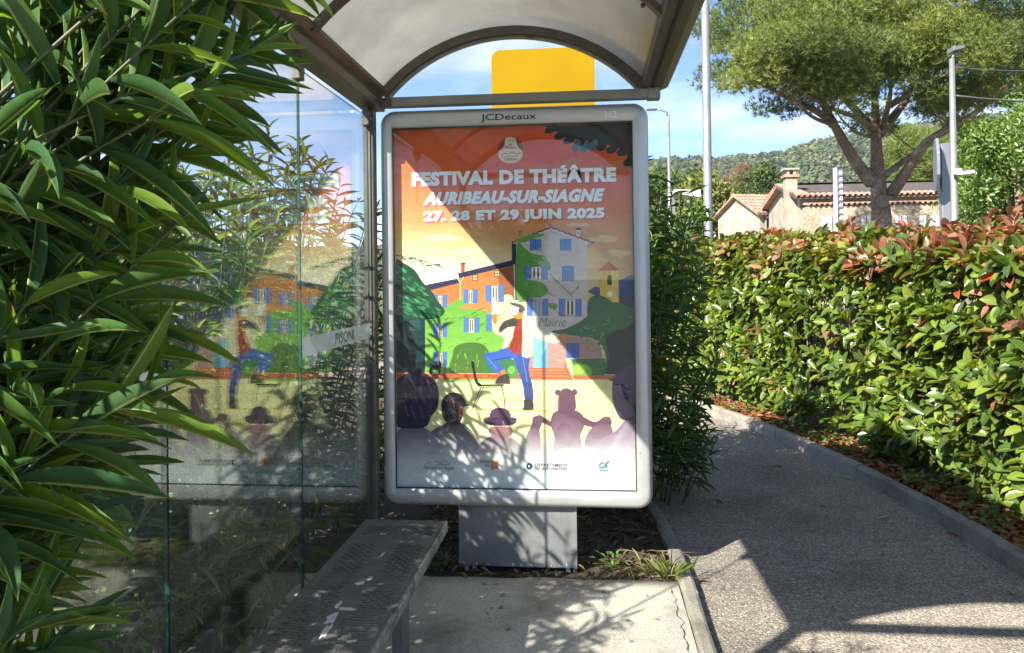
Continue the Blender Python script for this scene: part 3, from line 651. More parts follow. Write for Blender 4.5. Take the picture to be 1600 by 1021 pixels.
for j in range(nv+1):
    v = 186+(584)*j/nv
    for i in range(nu+1):
        u = 608+390*i/nu; k = (u-612)/380
        c = []
        for ch in range(3):
            l, mm, rr_ = (np.interp(v, [g[0] for g in GR], [g[q][ch] for g in GR]) for q in (1, 2, 3))
            c.append(float(np.clip((l+(mm-l)*2*k) if k < .5 else (mm+(rr_-mm)*(2*k-1)), 0, 255)))
        w = float(nb(np.float64(u), np.float64(v*1.6)))
        if v < 480: w = w+ (18 if (u-920)**2/900+(v-400)**2/500 < 1 and w > -4 else 0)
        x, z = pp(u, v); PV.append((min(PX1+.015, max(PX0-.015, x)), YP, min(PZ1+.012, max(PZ0-.012, z)))); PC.append(lin(tuple(min(255, max(0, q+w*(1, 1, .8)[n_])) for n_, q in enumerate(c))))
for j in range(nv):
    for i in range(nu): a = j*(nu+1)+i; PF.append((a, a+1, a+nu+2, a+nu+1))
SH = (96, 142, 214); SHD = (62, 88, 160); CRM = (236, 226, 206); PUR = (70, 46, 78)
# faint painted cloud strokes
for (cu_, cv_, a_, b_) in ((690, 372, 34, 7), (660, 396, 30, 9), (735, 392, 26, 8), (945, 372, 26, 6), (968, 395, 18, 8), (905, 350, 18, 4)):
    ink([(cu_+a_*math.cos(t)*r.uniform(.7, 1.1), cv_+b_*math.sin(t)*r.uniform(.5, 1.2)) for t in np.linspace(0, 6.28, 14, endpoint=False)], (240, 214, 172) if cu_ < 800 else (232, 190, 136), sm=3)
# pale hills silhouette low in the orange sky
ink([(770, 275), (800, 262), (806, 245), (812, 262), (832, 258), (850, 252), (866, 256), (872, 244), (878, 255), (898, 242), (906, 250), (930, 256), (975, 246), (988, 244), (988, 262), (770, 282)], (216, 128, 88))
# far blue hill, bell tower
ink([(962, 444), (975, 435), (992, 431), (992, 480), (962, 480)], (72, 92, 148), sm=3); ink([(962, 458), (978, 466), (992, 462), (992, 482), (962, 482)], (58, 66, 96), sm=3)
ink([(919, 456), (930, 448), (941, 449), (941, 466)], (84, 96, 130)); ink([(919, 459), (940, 466), (940, 474), (919, 474)], (226, 200, 96))
ink([(938, 422), (967, 421), (968, 474), (939, 474)], (226, 192, 92)); ink([(955, 421), (967, 421), (968, 474), (957, 474)], (236, 206, 116)); ink([(935, 423), (952, 408), (969, 421)], (214, 112, 66)); ink([(952, 408), (969, 421), (958, 422)], (190, 86, 52))
ink([(950, 445), (950, 432), (953, 428), (957, 431), (957, 445)], (56, 50, 66)); ell(954, 459, 4.2, 4.6, (246, 240, 220))
# orange terraces of houses on the left
ink([(664, 455), (718, 440), (720, 592), (660, 592)], (204, 128, 74), c2=(214, 150, 100), vr=(445, 560)); ink([(717, 433), (805, 412), (810, 560), (719, 560)], (206, 130, 74), c2=(220, 166, 116), vr=(430, 520))
ink([(776, 424), (805, 414), (808, 470), (786, 470)], (168, 104, 68))
ink([(658, 448), (716, 436), (718, 443), (664, 457)], (58, 56, 92)); ink([(715, 428), (804, 406), (806, 414), (717, 436)], (54, 54, 90))
rect(720, 413, 726, 426, (186, 98, 70)); rect(720, 411, 727, 414, (120, 66, 56))
for (a, b) in ((738, 430), (773, 423)):
    rect(a, b, a+9, b+10, (120, 74, 60)); rect(a+1.2, b+1.2, a+4, b+9, (226, 190, 150)); rect(a+5, b+1.2, a+7.8, b+9, (226, 190, 150), same=True); line([(a, b+5), (a+9, b+5)], .9, (120, 74, 60))
# pale patch of plaster behind the actor
ink([(772, 474), (800, 462), (808, 500), (812, 540), (784, 548), (770, 520)], (222, 206, 176), sm=4)
# ivy and lawn
ink([(658, 496), (684, 484), (700, 478), (722, 468), (730, 474), (718, 484), (742, 484), (764, 490), (776, 500), (786, 530), (812, 545), (812, 592), (658, 592)], (124, 176, 78), sm=3, c2=(150, 196, 92), vr=(480, 570))
for k in range(60):
    a, b = r.uniform(665, 800), r.uniform(486, 580); l = r.uniform(5, 14); line([(a, b), (a+l, b-l*.45)], r.uniform(.8, 1.8), tuple((np.array((104, 156, 62))+r.uniform(-22, 26)).astype(int)))
# tall house
ink([(803, 378), (862, 354), (928, 378), (920, 384), (919, 512), (880, 524), (806, 528)], (214, 194, 186), c2=(222, 208, 200), vr=(360, 500)); ink([(905, 372), (926, 378), (920, 384), (919, 512), (904, 516)], (222, 200, 194))
ink([(801, 377), (808, 375), (808, 414), (801, 412)], (58, 52, 86)); ink([(806, 413), (809, 413), (810, 470), (806, 470)], (96, 82, 84))
zz = [(801, 378)]+[(801+61*k/14, 378-24*k/14+(1.6 if k % 2 else -.6)) for k in range(1, 14)]+[(862, 353)]+[(862+66*k/14, 353+25*k/14+(1.6 if k % 2 else -.6)) for k in range(1, 14)]+[(929, 378)]
line(zz, 2.6, (122, 78, 96)); line([(803, 380), (862, 357), (926, 380)], 1.3, (238, 216, 206)); line([(928, 378), (919, 384)], 1.6, (150, 104, 120))
ink([(809, 383), (822, 388), (834, 396), (850, 399), (858, 407), (863, 418), (858, 423), (846, 416), (838, 421), (840, 438), (852, 444), (858, 455), (850, 464), (832, 467), (809, 468)], (112, 166, 74), sm=4); ink([(806, 376), (826, 367), (846, 364), (853, 367), (838, 371), (828, 376), (812, 379)], (120, 172, 80), sm=3)
for k in range(34):
    a, b = r.uniform(811, 846), r.uniform(392, 462); l = r.uniform(5, 12); line([(a, b), (a+l, b+l*.35)], r.uniform(.8, 1.6), tuple((np.array((92, 146, 60))+r.uniform(-18, 30)).astype(int)))
line([(892, 352), (892, 364)], 1, (70, 60, 60)) if False else line([(814, 360), (814, 370)], 1, (90, 70, 70)); line([(811, 361), (818, 361)], 1, (90, 70, 70)); rect(902, 357, 908, 368, (226, 206, 190)); rect(901, 355, 909, 358, (70, 56, 60)); rect(904, 361, 906, 364, (60, 50, 50))
def shutter(u0, v0, u1, v1, col=SH):
    rect(u0, v0, u1, v1, col)
    k = v0+2.2
    while k < v1-1: line([(u0+.8, k), (u1-.8, k)], .7, tuple(int(c*.84) for c in col)); k += 2.6
    line([(u0, v0), (u0, v1)], .7, SHD); line([(u1, v0), (u1, v1)], .6, SHD)
def window(u0, v0, u1, v1, sw, glass=(86, 66, 88), curtain=CRM):
    shutter(u0, v0, u0+sw, v1); shutter(u1-sw, v0, u1, v1); a, b = u0+sw+.8, u1-sw-.8
    rect(a, v0+1.5, b, v1-.8, (172, 140, 124)); rect(a+1, v0+2.6, b-1, v1-1.6, curtain); w = (b-a)
    for q in (.3, .68): rect(a+w*q-w*.09, v0+3.6, a+w*q+w*.09, v1-2.2, glass)
    rect(a-.5, v1-.8, b+.5, v1+.5, (200, 180, 168))
for (a, b, c, d) in ((830, 373, 847, 390), (877, 372, 894, 390), (880, 415, 898, 438)): shutter(a, b, (a+c)/2-.4, d); shutter((a+c)/2+.4, b, c, d); rect(a-1, d, c+1, d+1.2, (178, 128, 116))
window(822, 415, 857, 438, 8.5); window(825, 467, 858, 495, 8, (150, 160, 190), (176, 186, 206)); window(875, 467, 910, 495, 8.5, (60, 40, 56))
line([(861, 427), (870, 438), (878, 446), (888, 455), (896, 465)], 1.0, (84, 98, 66)); line([(862, 434), (872, 440), (877, 433)], .9, (84, 98, 66)); line([(893, 460), (900, 454), (904, 449)], .9, (84, 98, 66)); ink([(902, 450), (906, 445), (905, 451)], (88, 150, 70)); line([(850, 446), (860, 460), (868, 464), (871, 460)], .8, (84, 98, 66)); line([(860, 478), (872, 488), (882, 496)], .8, (84, 98, 66)); ink([(859, 474), (872, 476), (870, 484), (860, 482)], (116, 166, 80), sm=3)
# terraces' windows
for (a, b, c, d, s_) in ((676, 462, 697, 483, 5.5), (725, 453, 746, 476, 6), (760, 446, 788, 473, 7.5), (676, 507, 697, 530, 5.5), (725, 498, 749, 522, 6.5), (676, 553, 697, 577, 5.5)): window(a, b, c, d, s_)
shutter(761, 493, 768, 520); line([(719, 440), (719, 470)], 1.4, (240, 214, 190)); line([(713, 434), (719, 444), (724, 434)], 1.3, (240, 214, 190))
# town hall front, steps, hedges
ink([(828, 529), (916, 526), (938, 536), (943, 564), (892, 564), (886, 580), (826, 580)], (190, 150, 140)); 
for k in range(46): a, b = r.uniform(858, 934), r.uniform(532, 576); (rect(a, b, a+r.uniform(3, 7), b+r.uniform(1.2, 2.4), tuple((np.array((196, 160, 150))+r.uniform(-24, 18)).astype(int))) if not (884 < a < 912 and b < 566) and not (b > 560 and a > 878) else None)
line([(830, 528.5), (858, 527.5)], 1.6, (190, 120, 104)); rect(834.5, 530, 857, 578, (132, 186, 214)); rect(836, 531.5, 845, 577, (150, 206, 228)); rect(846.5, 531.5, 855.5, 577, (160, 212, 232), same=True); ink([(846.5, 560), (855.5, 545), (855.5, 577), (846.5, 577)], (120, 188, 220))
shutter(887, 537, 896, 561, (80, 122, 200)); shutter(896.6, 537, 906, 561, (80, 122, 200)); rect(885, 561.2, 908, 563, (206, 184, 170))
ink([(826, 577), (889, 577), (898, 596), (824, 596)], (214, 118, 76)); 
for k, v in enumerate((581, 585.5, 590)): line([(825, v), (890+k*2.6, v)], 1.3, (236, 158, 110)); line([(825, v+1.6), (890+k*2.6, v+1.6)], 1.0, (176, 84, 56))
ink([(884, 563), (889, 561), (901, 588), (896, 595)], (232, 196, 164)); ink([(884, 563), (887, 577), (897, 596), (894, 596), (884, 580)], (214, 104, 66))
ink([(893, 563), (946, 561), (948, 590), (904, 590)], (70, 122, 72)); 
for k in range(26): a, b = r.uniform(897, 938), r.uniform(565, 587); line([(a, b), (a+r.uniform(5, 11), b+r.uniform(-1, 1))], 1.1, tuple((np.array((84, 138, 78))+r.uniform(-24, 20)).astype(int)))
ink([(862, 519), (884, 515), (908, 503), (930, 486), (948, 476), (964, 472), (982, 480), (992, 492), (994, 594), (946, 592), (948, 560), (938, 536), (916, 527), (884, 525)], (62, 118, 70), sm=3)
for k in range(150):
    a, b = r.uniform(905, 990), r.uniform(480, 548)
    if b > 505-(a-905)*.35+6 and b < 530+(a-905)*.5: ell(a, b, r.uniform(1.2, 3), r.uniform(.8, 1.8), tuple((np.array((74, 138, 80))+r.uniform(-42, 40)).astype(int)), 6)
ink([(920, 472), (930, 462), (944, 463), (958, 473), (946, 484), (932, 492), (920, 497)], (58, 112, 70), sm=4); ink([(948, 530), (960, 518), (978, 514), (994, 508), (994, 594), (950, 592), (952, 560)], (38, 58, 62), sm=3)
for k in range(40): a, b = r.uniform(956, 990), r.uniform(524, 586); line([(a, b), (a+r.uniform(-3, 3), b+r.uniform(4, 9))], 1.2, tuple((np.array((46, 70, 70))+r.uniform(-14, 16)).astype(int)))
ink([(896, 578), (900, 571), (910, 569), (920, 573), (926, 580), (924, 590), (918, 596), (912, 594), (900, 590)], (132, 188, 70), sm=4); ink([(898, 578), (904, 572), (913, 573), (916, 582), (904, 586)], (178, 218, 88), sm=4)
# dark tree, wall and bushes on the left
ink([(612, 500), (662, 500), (662, 594), (612, 594)], (26, 66, 72)); rect(612, 500, 640, 594, (20, 54, 62)); rect(637, 503, 655, 520, (44, 86, 90))
ink([(612, 412), (630, 414), (646, 424), (658, 442), (672, 456), (684, 474), (694, 488), (686, 498), (664, 502), (640, 500), (612, 504)], (30, 80, 58), sm=3)
for k in range(130):
    a, b = r.uniform(614, 680), r.uniform(416, 496)
    if b > 408+(a-612)*.95: l = r.uniform(7, 13); ink([(a, b), (a+l*.5, b+l*.1), (a+l, b+l*.55), (a+l*.4, b+l*.5)], tuple((np.array((44, 122, 80))+r.uniform(-30, 46)).astype(int)))
for k in range(13): a, b = 618+k*6+r.uniform(-2, 2), 400+k*1.6+3*math.sin(k); ell(a, b, r.uniform(1.5, 3.6), r.uniform(1.1, 2.2), (60, 122, 84), 8)
line([(614, 399), (650, 406), (690, 419)], .9, (60, 100, 76)); line([(630, 414), (650, 408), (672, 410)], .8, (120, 150, 110))
ink([(706, 560), (712, 544), (732, 538), (752, 540), (764, 552), (768, 578), (764, 588), (704, 588)], (92, 126, 60), sm=4)
for k in range(30): a, b = r.uniform(710, 760), r.uniform(548, 582); line([(a, b), (a+r.uniform(-2, 2), b+r.uniform(4, 10))], 1.4, tuple((np.array((124, 160, 66))+r.uniform(-40, 30)).astype(int)))
ink([(762, 566), (790, 562), (812, 570), (816, 588), (762, 588)], (70, 132, 86), sm=3)
ink([(612, 587), (828, 586), (828, 595), (612, 597)], (200, 104, 66)); ink([(895, 588), (994, 588), (994, 593), (899, 595)], (204, 108, 70)); line([(612, 588), (824, 587)], 1.4, (230, 166, 120)); line([(945, 587), (994, 587)], 1.4, (230, 190, 160))
for k in range(28): a = r.uniform(614, 780); rect(a, 589.5, a+r.uniform(4, 12), 590.5+r.uniform(1, 3), tuple((np.array((206, 116, 76))+r.uniform(-36, 20)).astype(int)))
ell(802, 584, 9, 11, (96, 152, 72)); ell(800, 581, 6, 6, (132, 184, 92), 16)
# small dark cat and lamp stick
ink([(668, 584), (671, 576), (668, 571), (674, 574), (684, 575), (686, 566), (688, 576), (686, 590), (684, 590), (683, 582), (674, 582), (673, 590), (671, 590)], (30, 34, 38)); line([(694, 566), (694, 600)], 1.2, (40, 40, 44))
# painted strokes on the stage floor
for k in range(46):
    a, b = r.uniform(640, 980), r.uniform(600, 680); l = r.uniform(20, 70); ink([(a, b), (a+l, b-.8), (a+l*.9, b+r.uniform(1, 3.2)), (a+4, b+2)], tuple((np.array((238, 228, 160))+np.array((1, 1, 2.2))*r.uniform(-5, 4)).clip(0, 255).astype(int)))
line([(736, 644.5), (862, 645.5)], 1.5, (222, 178, 110)); line([(680, 606), (706, 603)], 3, (250, 244, 220))
# actor
BLU, BLD = (70, 100, 178), (52, 72, 132); JAC = (236, 222, 194)
ink([(769, 468), (772, 466), (783, 491), (770, 496)], (214, 220, 228)); ink([(772, 466), (773, 470), (775, 495), (783, 491)], (232, 236, 240))
ink([(816, 504), (834, 506), (844, 520), (868, 526), (876, 531), (874, 537), (858, 537), (834, 527), (828, 520)], JAC, sm=3); ink([(874, 526), (882, 523), (892, 526), (884, 528), (891, 530), (880, 533), (873, 532)], (222, 150, 78), sm=3)
ink([(770, 497), (776, 494), (778, 508), (782, 520), (790, 516), (796, 522), (790, 526), (775, 524), (770, 512)], JAC, sm=3); line([(776, 516), (784, 522), (794, 520)], 1, (190, 170, 140))
ink([(770, 494), (775, 492), (778, 499), (776, 508), (771, 506)], (206, 138, 70), sm=3)
ink([(792, 546), (807, 553), (828, 556), (827, 580), (833, 605), (834, 628), (822, 629), (818, 604), (808, 576), (802, 560)], BLU, sm=3, c2=BLD, vr=(560, 628)); ink([(795, 545), (776, 552), (757, 556), (762, 570), (774, 584), (785, 588), (789, 581), (780, 568), (792, 564), (812, 560)], (78, 110, 190), sm=3); line([(762, 562), (778, 580)], 1.6, (110, 142, 210)); line([(772, 566), (800, 560)], 1.3, BLD); line([(818, 560), (825, 600)], 1.4, (110, 140, 206))
ink([(782, 583), (789, 580), (792, 588), (785, 590)], (214, 140, 70)); ink([(774, 603), (776, 597), (783, 590), (795, 587), (798, 601), (797, 603), (786, 603)], (82, 64, 58), sm=2); ink([(820, 628), (833, 628), (835, 641), (833, 644), (818, 644), (820, 638)], (70, 58, 56), sm=2)
ink([(806, 499), (817, 499), (818, 555), (796, 548), (803, 528)], (172, 64, 44), sm=2); line([(806, 530), (800, 546)], 1, (120, 44, 34)); line([(812, 534), (806, 550)], 1, (120, 44, 34))
ink([(797, 502), (806, 498), (804, 520), (796, 540), (789, 547), (786, 545), (792, 524)], JAC, sm=3); ink([(817, 499), (824, 498), (836, 506), (835, 530), (833, 558), (817, 559), (818, 530)], JAC, sm=2); line([(828, 512), (827, 556)], .9, (192, 172, 142)); line([(820, 516), (830, 515)], .9, (192, 172, 142)); line([(799, 504), (792, 530)], .9, (192, 172, 142))
ink([(780, 519), (786, 506), (798, 500), (808, 498), (808, 511), (794, 513), (784, 521)], (82, 78, 78), sm=2)
ink([(806, 499), (803, 494), (809, 488), (812, 484), (819, 486), (817, 499)], (224, 152, 72), sm=2); ink([(800, 479), (812, 479), (810, 490), (806, 494), (800, 490)], (240, 238, 236), sm=2); line([(803, 487), (806, 489), (808, 484)], .9, (70, 70, 140)); line([(801, 486), (803, 487)], 1, (200, 60, 60)); ink([(811, 484), (819, 482), (818, 490), (813, 490)], (60, 84, 140)); ink([(797, 474), (808, 475), (818, 478), (822, 485), (818, 487), (812, 482), (803, 479)], (112, 98, 90), sm=3)
# chair
K = (26, 24, 28); ink([(736, 569), (740, 568), (743, 584), (747, 600), (753, 605), (749, 608), (743, 602), (739, 586)], K, sm=2); line([(749, 606), (788, 605)], 2.6, K); line([(752, 608), (738, 643)], 1.3, K); line([(756, 608), (742, 640)], .9, K); line([(784, 606), (788, 620), (790, 642)], 1.3, K); line([(752, 609), (786, 608)], 1.0, K)
# audience: dark figures fading out towards the foot of the sheet
FD = (222, 220, 219); VR = (655, 726); P2 = (92, 62, 96)
ink([(664, 700), (672, 680), (690, 670), (700, 664), (716, 664), (734, 676), (748, 700), (754, 726), (664, 726)], (62, 46, 66), sm=4, c2=FD, vr=VR); ink([(688, 640), (692, 626), (704, 618), (718, 620), (726, 630), (728, 636), (724, 640), (722, 656), (716, 666), (702, 668), (692, 660)], (52, 40, 56), sm=4); ink([(722, 633), (734, 638), (722, 640)], (44, 36, 50)); ink([(716, 642), (722, 641), (722, 654), (717, 656)], (190, 110, 80), sm=2); line([(706, 628), (709, 640)], 1.6, (210, 120, 84)); line([(694, 632), (712, 626)], 1.4, (120, 92, 130)); line([(730, 676), (746, 700)], 1.8, (176, 120, 110))
ink([(612, 690), (626, 674), (648, 670), (672, 682), (690, 706), (698, 730), (612, 730)], (74, 52, 84), sm=4, c2=FD, vr=(650, 726)); ink([(612, 610), (622, 594), (640, 586), (660, 587), (676, 598), (684, 616), (682, 642), (672, 656), (664, 672), (640, 676), (612, 668)], (66, 50, 80), sm=4)
for k in range(26): a, b = r.uniform(626, 676), r.uniform(592, 650); line([(a, b), (a+3+r.uniform(0, 4), b+r.uniform(8, 18))], 1.2, tuple((np.array((104, 74, 130))+r.uniform(-34, 36)).clip(0, 255).astype(int)))
ink([(748, 704), (760, 690), (780, 684), (802, 690), (818, 706), (822, 730), (744, 730)], (150, 116, 128), sm=4, c2=FD, vr=(680, 722)); ink([(766, 672), (799, 672), (798, 686), (768, 686)], (168, 126, 132), sm=2); ink([(755, 661), (762, 656), (803, 656), (808, 662), (802, 668), (782, 670), (762, 668)], P2, sm=3); ink([(767, 659), (769, 645), (782, 641), (795, 645), (798, 659)], (102, 70, 104), sm=2); line([(767, 658), (798, 658)], 2, (70, 44, 72)); line([(786, 662), (792, 676)], 1.6, (196, 130, 130)); line([(756, 660), (766, 655)], 1, (206, 140, 140))
ink([(820, 724), (822, 690), (832, 668), (834, 656), (846, 652), (850, 660), (844, 676), (846, 690), (844, 726)], (122, 84, 106), sm=3, c2=FD, vr=(665, 724)); ink([(848, 654), (866, 664), (864, 672), (846, 662)], (118, 80, 104)); ink([(862, 668), (864, 652), (874, 644), (898, 643), (912, 652), (914, 668), (908, 684), (910, 722), (866, 722), (868, 690)], (118, 80, 104), sm=3, c2=FD, vr=(660, 726)); ink([(874, 646), (875, 618), (884, 609), (894, 612), (900, 622), (899, 646)], (112, 74, 98), sm=3); ell(873, 616, 4.5, 5, (112, 74, 98), 12); ell(899, 615, 4.5, 5, (112, 74, 98), 12); line([(874, 622), (875, 640)], 1, (190, 124, 120)); ink([(908, 652), (930, 662), (944, 654), (954, 654), (956, 666), (944, 668), (926, 670), (908, 664)], (120, 82, 106), sm=3); ink([(868, 690), (872, 672), (882, 664), (892, 668), (896, 690), (890, 700)], (134, 96, 118), sm=3, c2=FD, vr=(670, 724)); ink([(916, 700), (922, 676), (938, 664), (956, 668), (956, 700)], (132, 98, 118), sm=3, c2=FD, vr=(670, 722))
ink([(914, 728), (920, 706), (940, 690), (962, 676), (978, 658), (996, 648), (997, 728)], (138, 100, 132), sm=3, c2=FD, vr=(660, 724)); ink([(958, 600), (964, 584), (978, 575), (997, 573), (997, 648), (974, 658), (964, 646), (958, 626)], (92, 68, 102), sm=4)
for k in range(16): a, b = r.uniform(966, 988), r.uniform(582, 625); line([(a, b), (a+r.uniform(6, 12), b+r.uniform(-2, 4))], 1.2, tuple((np.array((112, 78, 124))+r.uniform(-24, 26)).astype(int)))
# dark branch in the upper right corner
D = (62, 66, 70)
ink([(852, 193), (990, 186), (991, 262), (984, 250), (978, 234), (962, 226), (950, 222), (938, 222), (924, 216), (908, 214), (890, 214), (878, 206), (872, 202)], D)
for (a, b, c) in ((862, 196, .5), (876, 206, .7), (890, 213, .9), (906, 218, 1.2), (922, 220, 1.4), (940, 224, 1.6), (956, 228, 1.2), (972, 232, 1.4), (982, 248, 1.2)): ink([(a+9, b-8), (a-7, b+1), (a-9+c*4, b+9), (a+8, b+5)], D, sm=3)
for (a, b) in ((901, 224), (914, 226), (927, 222)): ink([(a+6, b-9), (a+8, b), (a-1, b+11), (a-6, b+2)], (92, 124, 140), sm=3)
ink([(946, 188), (962, 188), (974, 206), (988, 230), (988, 244), (970, 224), (956, 210)], (84, 66, 64), sm=3)
# round festival badge
ell(799, 231, 20, 21, (150, 82, 84), 32); ink([(792, 212), (806, 212), (809, 222), (813, 229), (818, 233), (817, 244), (808, 251), (799, 252), (790, 251), (781, 244), (780, 233), (786, 229), (790, 222)], (238, 220, 190), sm=2); line([(784, 240), (790, 236), (796, 238), (802, 234), (808, 238), (815, 236)], 1.2, (180, 90, 80)); line([(786, 242), (812, 241)], .8, (180, 90, 80))
pm = bpy.data.meshes.new('poster'); ps = root('poster', ((PX0+PX1)/2, YP, PZ0), 'colourful theatre festival poster with orange sky, houses and seated audience, inside the case', 'poster')
po = woff(ps); pm.from_pydata([(a-po.x, b-po.y, c-po.z) for a, b, c in PV], [], PF); ca = pm.color_attributes.new('Col', 'FLOAT_COLOR', 'POINT')
c4 = np.ones((len(PV), 4), np.float32); c4[:, :3] = np.minimum(np.array(PC)**1.18*1.0, .92); ca.data.foreach_set('color', c4.ravel()); pm.materials.append(MATS['poster_print'])
pm.name = 'sheet'; po_ob = bpy.data.objects.new('sheet', pm); COL.objects.link(po_ob); po_ob.parent = ps
bm = bmesh.new(); bm.from_mesh(pm); 
for f in bm.faces:
    if f.normal.y > 0: f.normal_flip()
bm.to_mesh(pm); bm.free()
def pm_mat(name, c):
    m = simple(name, lin(c), .6, 0, .06, 10, 0); return name
for nm, c in (('ink_white', (250, 251, 250)), ('ink_red', (208, 84, 92)), ('ink_grey', (70, 70, 76)), ('ink_teal', (20, 120, 124)), ('ink_green', (84, 104, 84)), ('ink_orange', (226, 128, 50)), ('ink_brown', (130, 60, 56)), ('ink_navy', (40, 50, 84))): pm_mat(nm, c)
TL = [LAY[0]+4]
def ptext(body, u0, v0, u1, v1, mat, off=0., shear=0., sp=1.):
    """lettering filling the box from top-left (u0,v0) to bottom-right (u1,v1); lines follow the sheet"""
    TL[0] += 1; a, F = text_mesh(body, off, shear, sp); m = MB()
    for q in a: 
        u = u0+(u1-u0)*q[0]; v = v1+(v0-v1)*q[1]; tilt = -12/376*(u-u0)*(1-(v-193)/575); x, z = pp(u, v+tilt); m.v.append((x, YP-TL[0]*4e-5, z))
    m.f = F; return m.build('lettering', mat, ps)
for body, u0, v0, u1, v1, shr in (('FESTIVAL DE THÉÂTRE', 641, 262, 964, 290, 0), ('AURIBEAU-SUR-SIAGNE', 659, 299, 946, 320, .28), ('27, 28 ET 29 JUIN 2025', 660, 329, 946, 350, 0)):
    ptext(body, u0+2.2, v0+2.2, u1+2.2, v1+2.2, 'ink_red', .062, shr, 1.1); ptext(body, u0, v0, u1, v1, 'ink_white', .062, shr, 1.1)
ptext('Mairie', 843, 497, 886, 512, 'ink_green', -.012, .35)
ptext('coup', 794, 215, 805, 219, 'ink_brown'); ptext('de', 797, 220, 802, 224, 'ink_brown'); ptext('Théâtre', 790, 225, 808, 230, 'ink_brown'); ptext('à Auribeau', 789, 243, 809, 248, 'ink_brown')
ptext('Auribeau sur Siagne', 659, 734, 708, 742, 'ink_grey'); ptext('RÉGION', 750, 724, 765, 729, 'ink_grey', .02); ptext('SUD', 758, 730, 765, 735, 'ink_grey', .02)
ptext('DÉPARTEMENT', 837, 727, 888, 733, 'ink_grey', .01, 0, 1.15); ptext('DES ALPES-MARITIMES', 837, 734, 888, 739, 'ink_grey', 0.); ptext('CA', 937, 725, 950, 735, 'ink_teal', .03, .3)
def pshape(pts, mat, name='printed_mark'):
    TL[0] += 1; m = MB(); m.quad(*[(pp(u, v)[0], YP-TL[0]*4e-5, pp(u, v)[1]) for u, v in pts]); m.build(name, mat, ps)
pshape([(767.5, 724), (772.5, 726), (772.5, 740), (767.5, 738)], 'ink_orange'); pshape([(773, 725), (779, 725), (779, 731), (773, 731)], 'ink_orange'); pshape([(773.5, 732), (779, 732), (779, 738), (773.5, 738)], 'ink_red')
pshape([(828+4.6*math.cos(a), 733+5.2*math.sin(a)) for a in np.linspace(0, 6.28, 20, endpoint=False)], 'ink_navy'); pshape([(828+1.6*math.cos(a), 733+1.8*math.sin(a)) for a in np.linspace(0, 6.28, 10, endpoint=False)], 'ink_white')
pshape([(946, 726), (953, 722), (951, 727)], 'ink_red'); pshape([(937, 737), (951, 736.5), (951, 738), (937, 738.5)], 'ink_teal')
for pts in ([(660, 733), (668, 729), (674, 728)], [(672, 731), (680, 727), (690, 731)], [(688, 728), (694, 725), (702, 731)], [(676, 733), (700, 732)]):
    for a, b in zip(pts[:-1], pts[1:]): pshape([a, b, (b[0], b[1]+.8), (a[0], a[1]+.8)], 'ink_grey')

# ------------------------------------------------------------------ oleanders
def in_view(p):
    x, y, z = p; return y > .35 and -.80 < (x/y+.0) < .62 and abs(z-1.25)/y < .62
r = np.random.default_rng(42)
A = root('oleander_bush', (-1.25, .35, .0), 'large leafy oleander bush leaning its long leaves past the open end of the shelter', 'bush')
it = []; st = []
XM = lambda z: np.interp(z, [1.0, 1.09, 1.167, 1.24, 1.317, 1.466, 1.62, 1.77, 1.95], [-.55, -.57, -.54, -.52, -.44, -.40, -.38, -.28, -.22])
for k in range(122):
    z = r.uniform(.92, 2.0); y = r.uniform(.74, 1.12); xm = XM(1.453+(z-1.453)*.9/y)*y/.9
    x = xm-.075-abs(r.normal(0, .20)); 
    if x < -1.0: continue
    tip = (x, y, z); base = (x*.35-1.15*.65+r.uniform(-.1, .1), y*.4+.46*.6+r.uniform(-.12, .12), max(.25, z-r.uniform(.35, .75)))
    oleander_shoot(r, it, st, base, tip, int(r.integers(5, 10)), .085, .185, sag=.10, start=.48, young=.14, wid=.108)
# the rest of the bush: beside and behind the viewer, up to its crown
bulk = []; bst = []
for k in range(215):
    y = r.uniform(-1.7, .95); x = r.uniform(-2.0, -.98+.25*(y < .4)); h = r.uniform(1.2, 2.12) if r.random() < .8 else r.uniform(.5, 1.2)
    if math.hypot(x, y) < .75: continue
    tip = (x, y, h); base = (x+r.uniform(-.2, .2), y+r.uniform(-.2, .2), h-r.uniform(.35, .6))
    oleander_shoot(r, bulk, bst, base, tip, int(r.integers(4, 8)), .11, .17, start=.2)
for k in range(16):
    a = np.array([r.uniform(-1.5, -1.1), r.uniform(-.4, .6), 0.]); b = a+np.array([r.uniform(-.1, .5), r.uniform(0, .5), r.uniform(1.0, 1.5)]); m_ = (a+b)/2+np.array([-.12, 0, .1])
    MB().tube([a, m_, b], [.014, .011, .006], 7).build('branch', 'woody_stem', A, smooth=True)
leaves(it, NEAR_T, 'oleander_leaf', A, 300, prefer=in_view); leaves(bulk, OLE_T, 'oleander_leaf', A, 0, sname='foliage')
stems_one(st, 'oleander_stem', A, .0029, .0016, 'twigs'); stems_one(bst, 'oleander_stem', A, .005, .002, 'twigs')
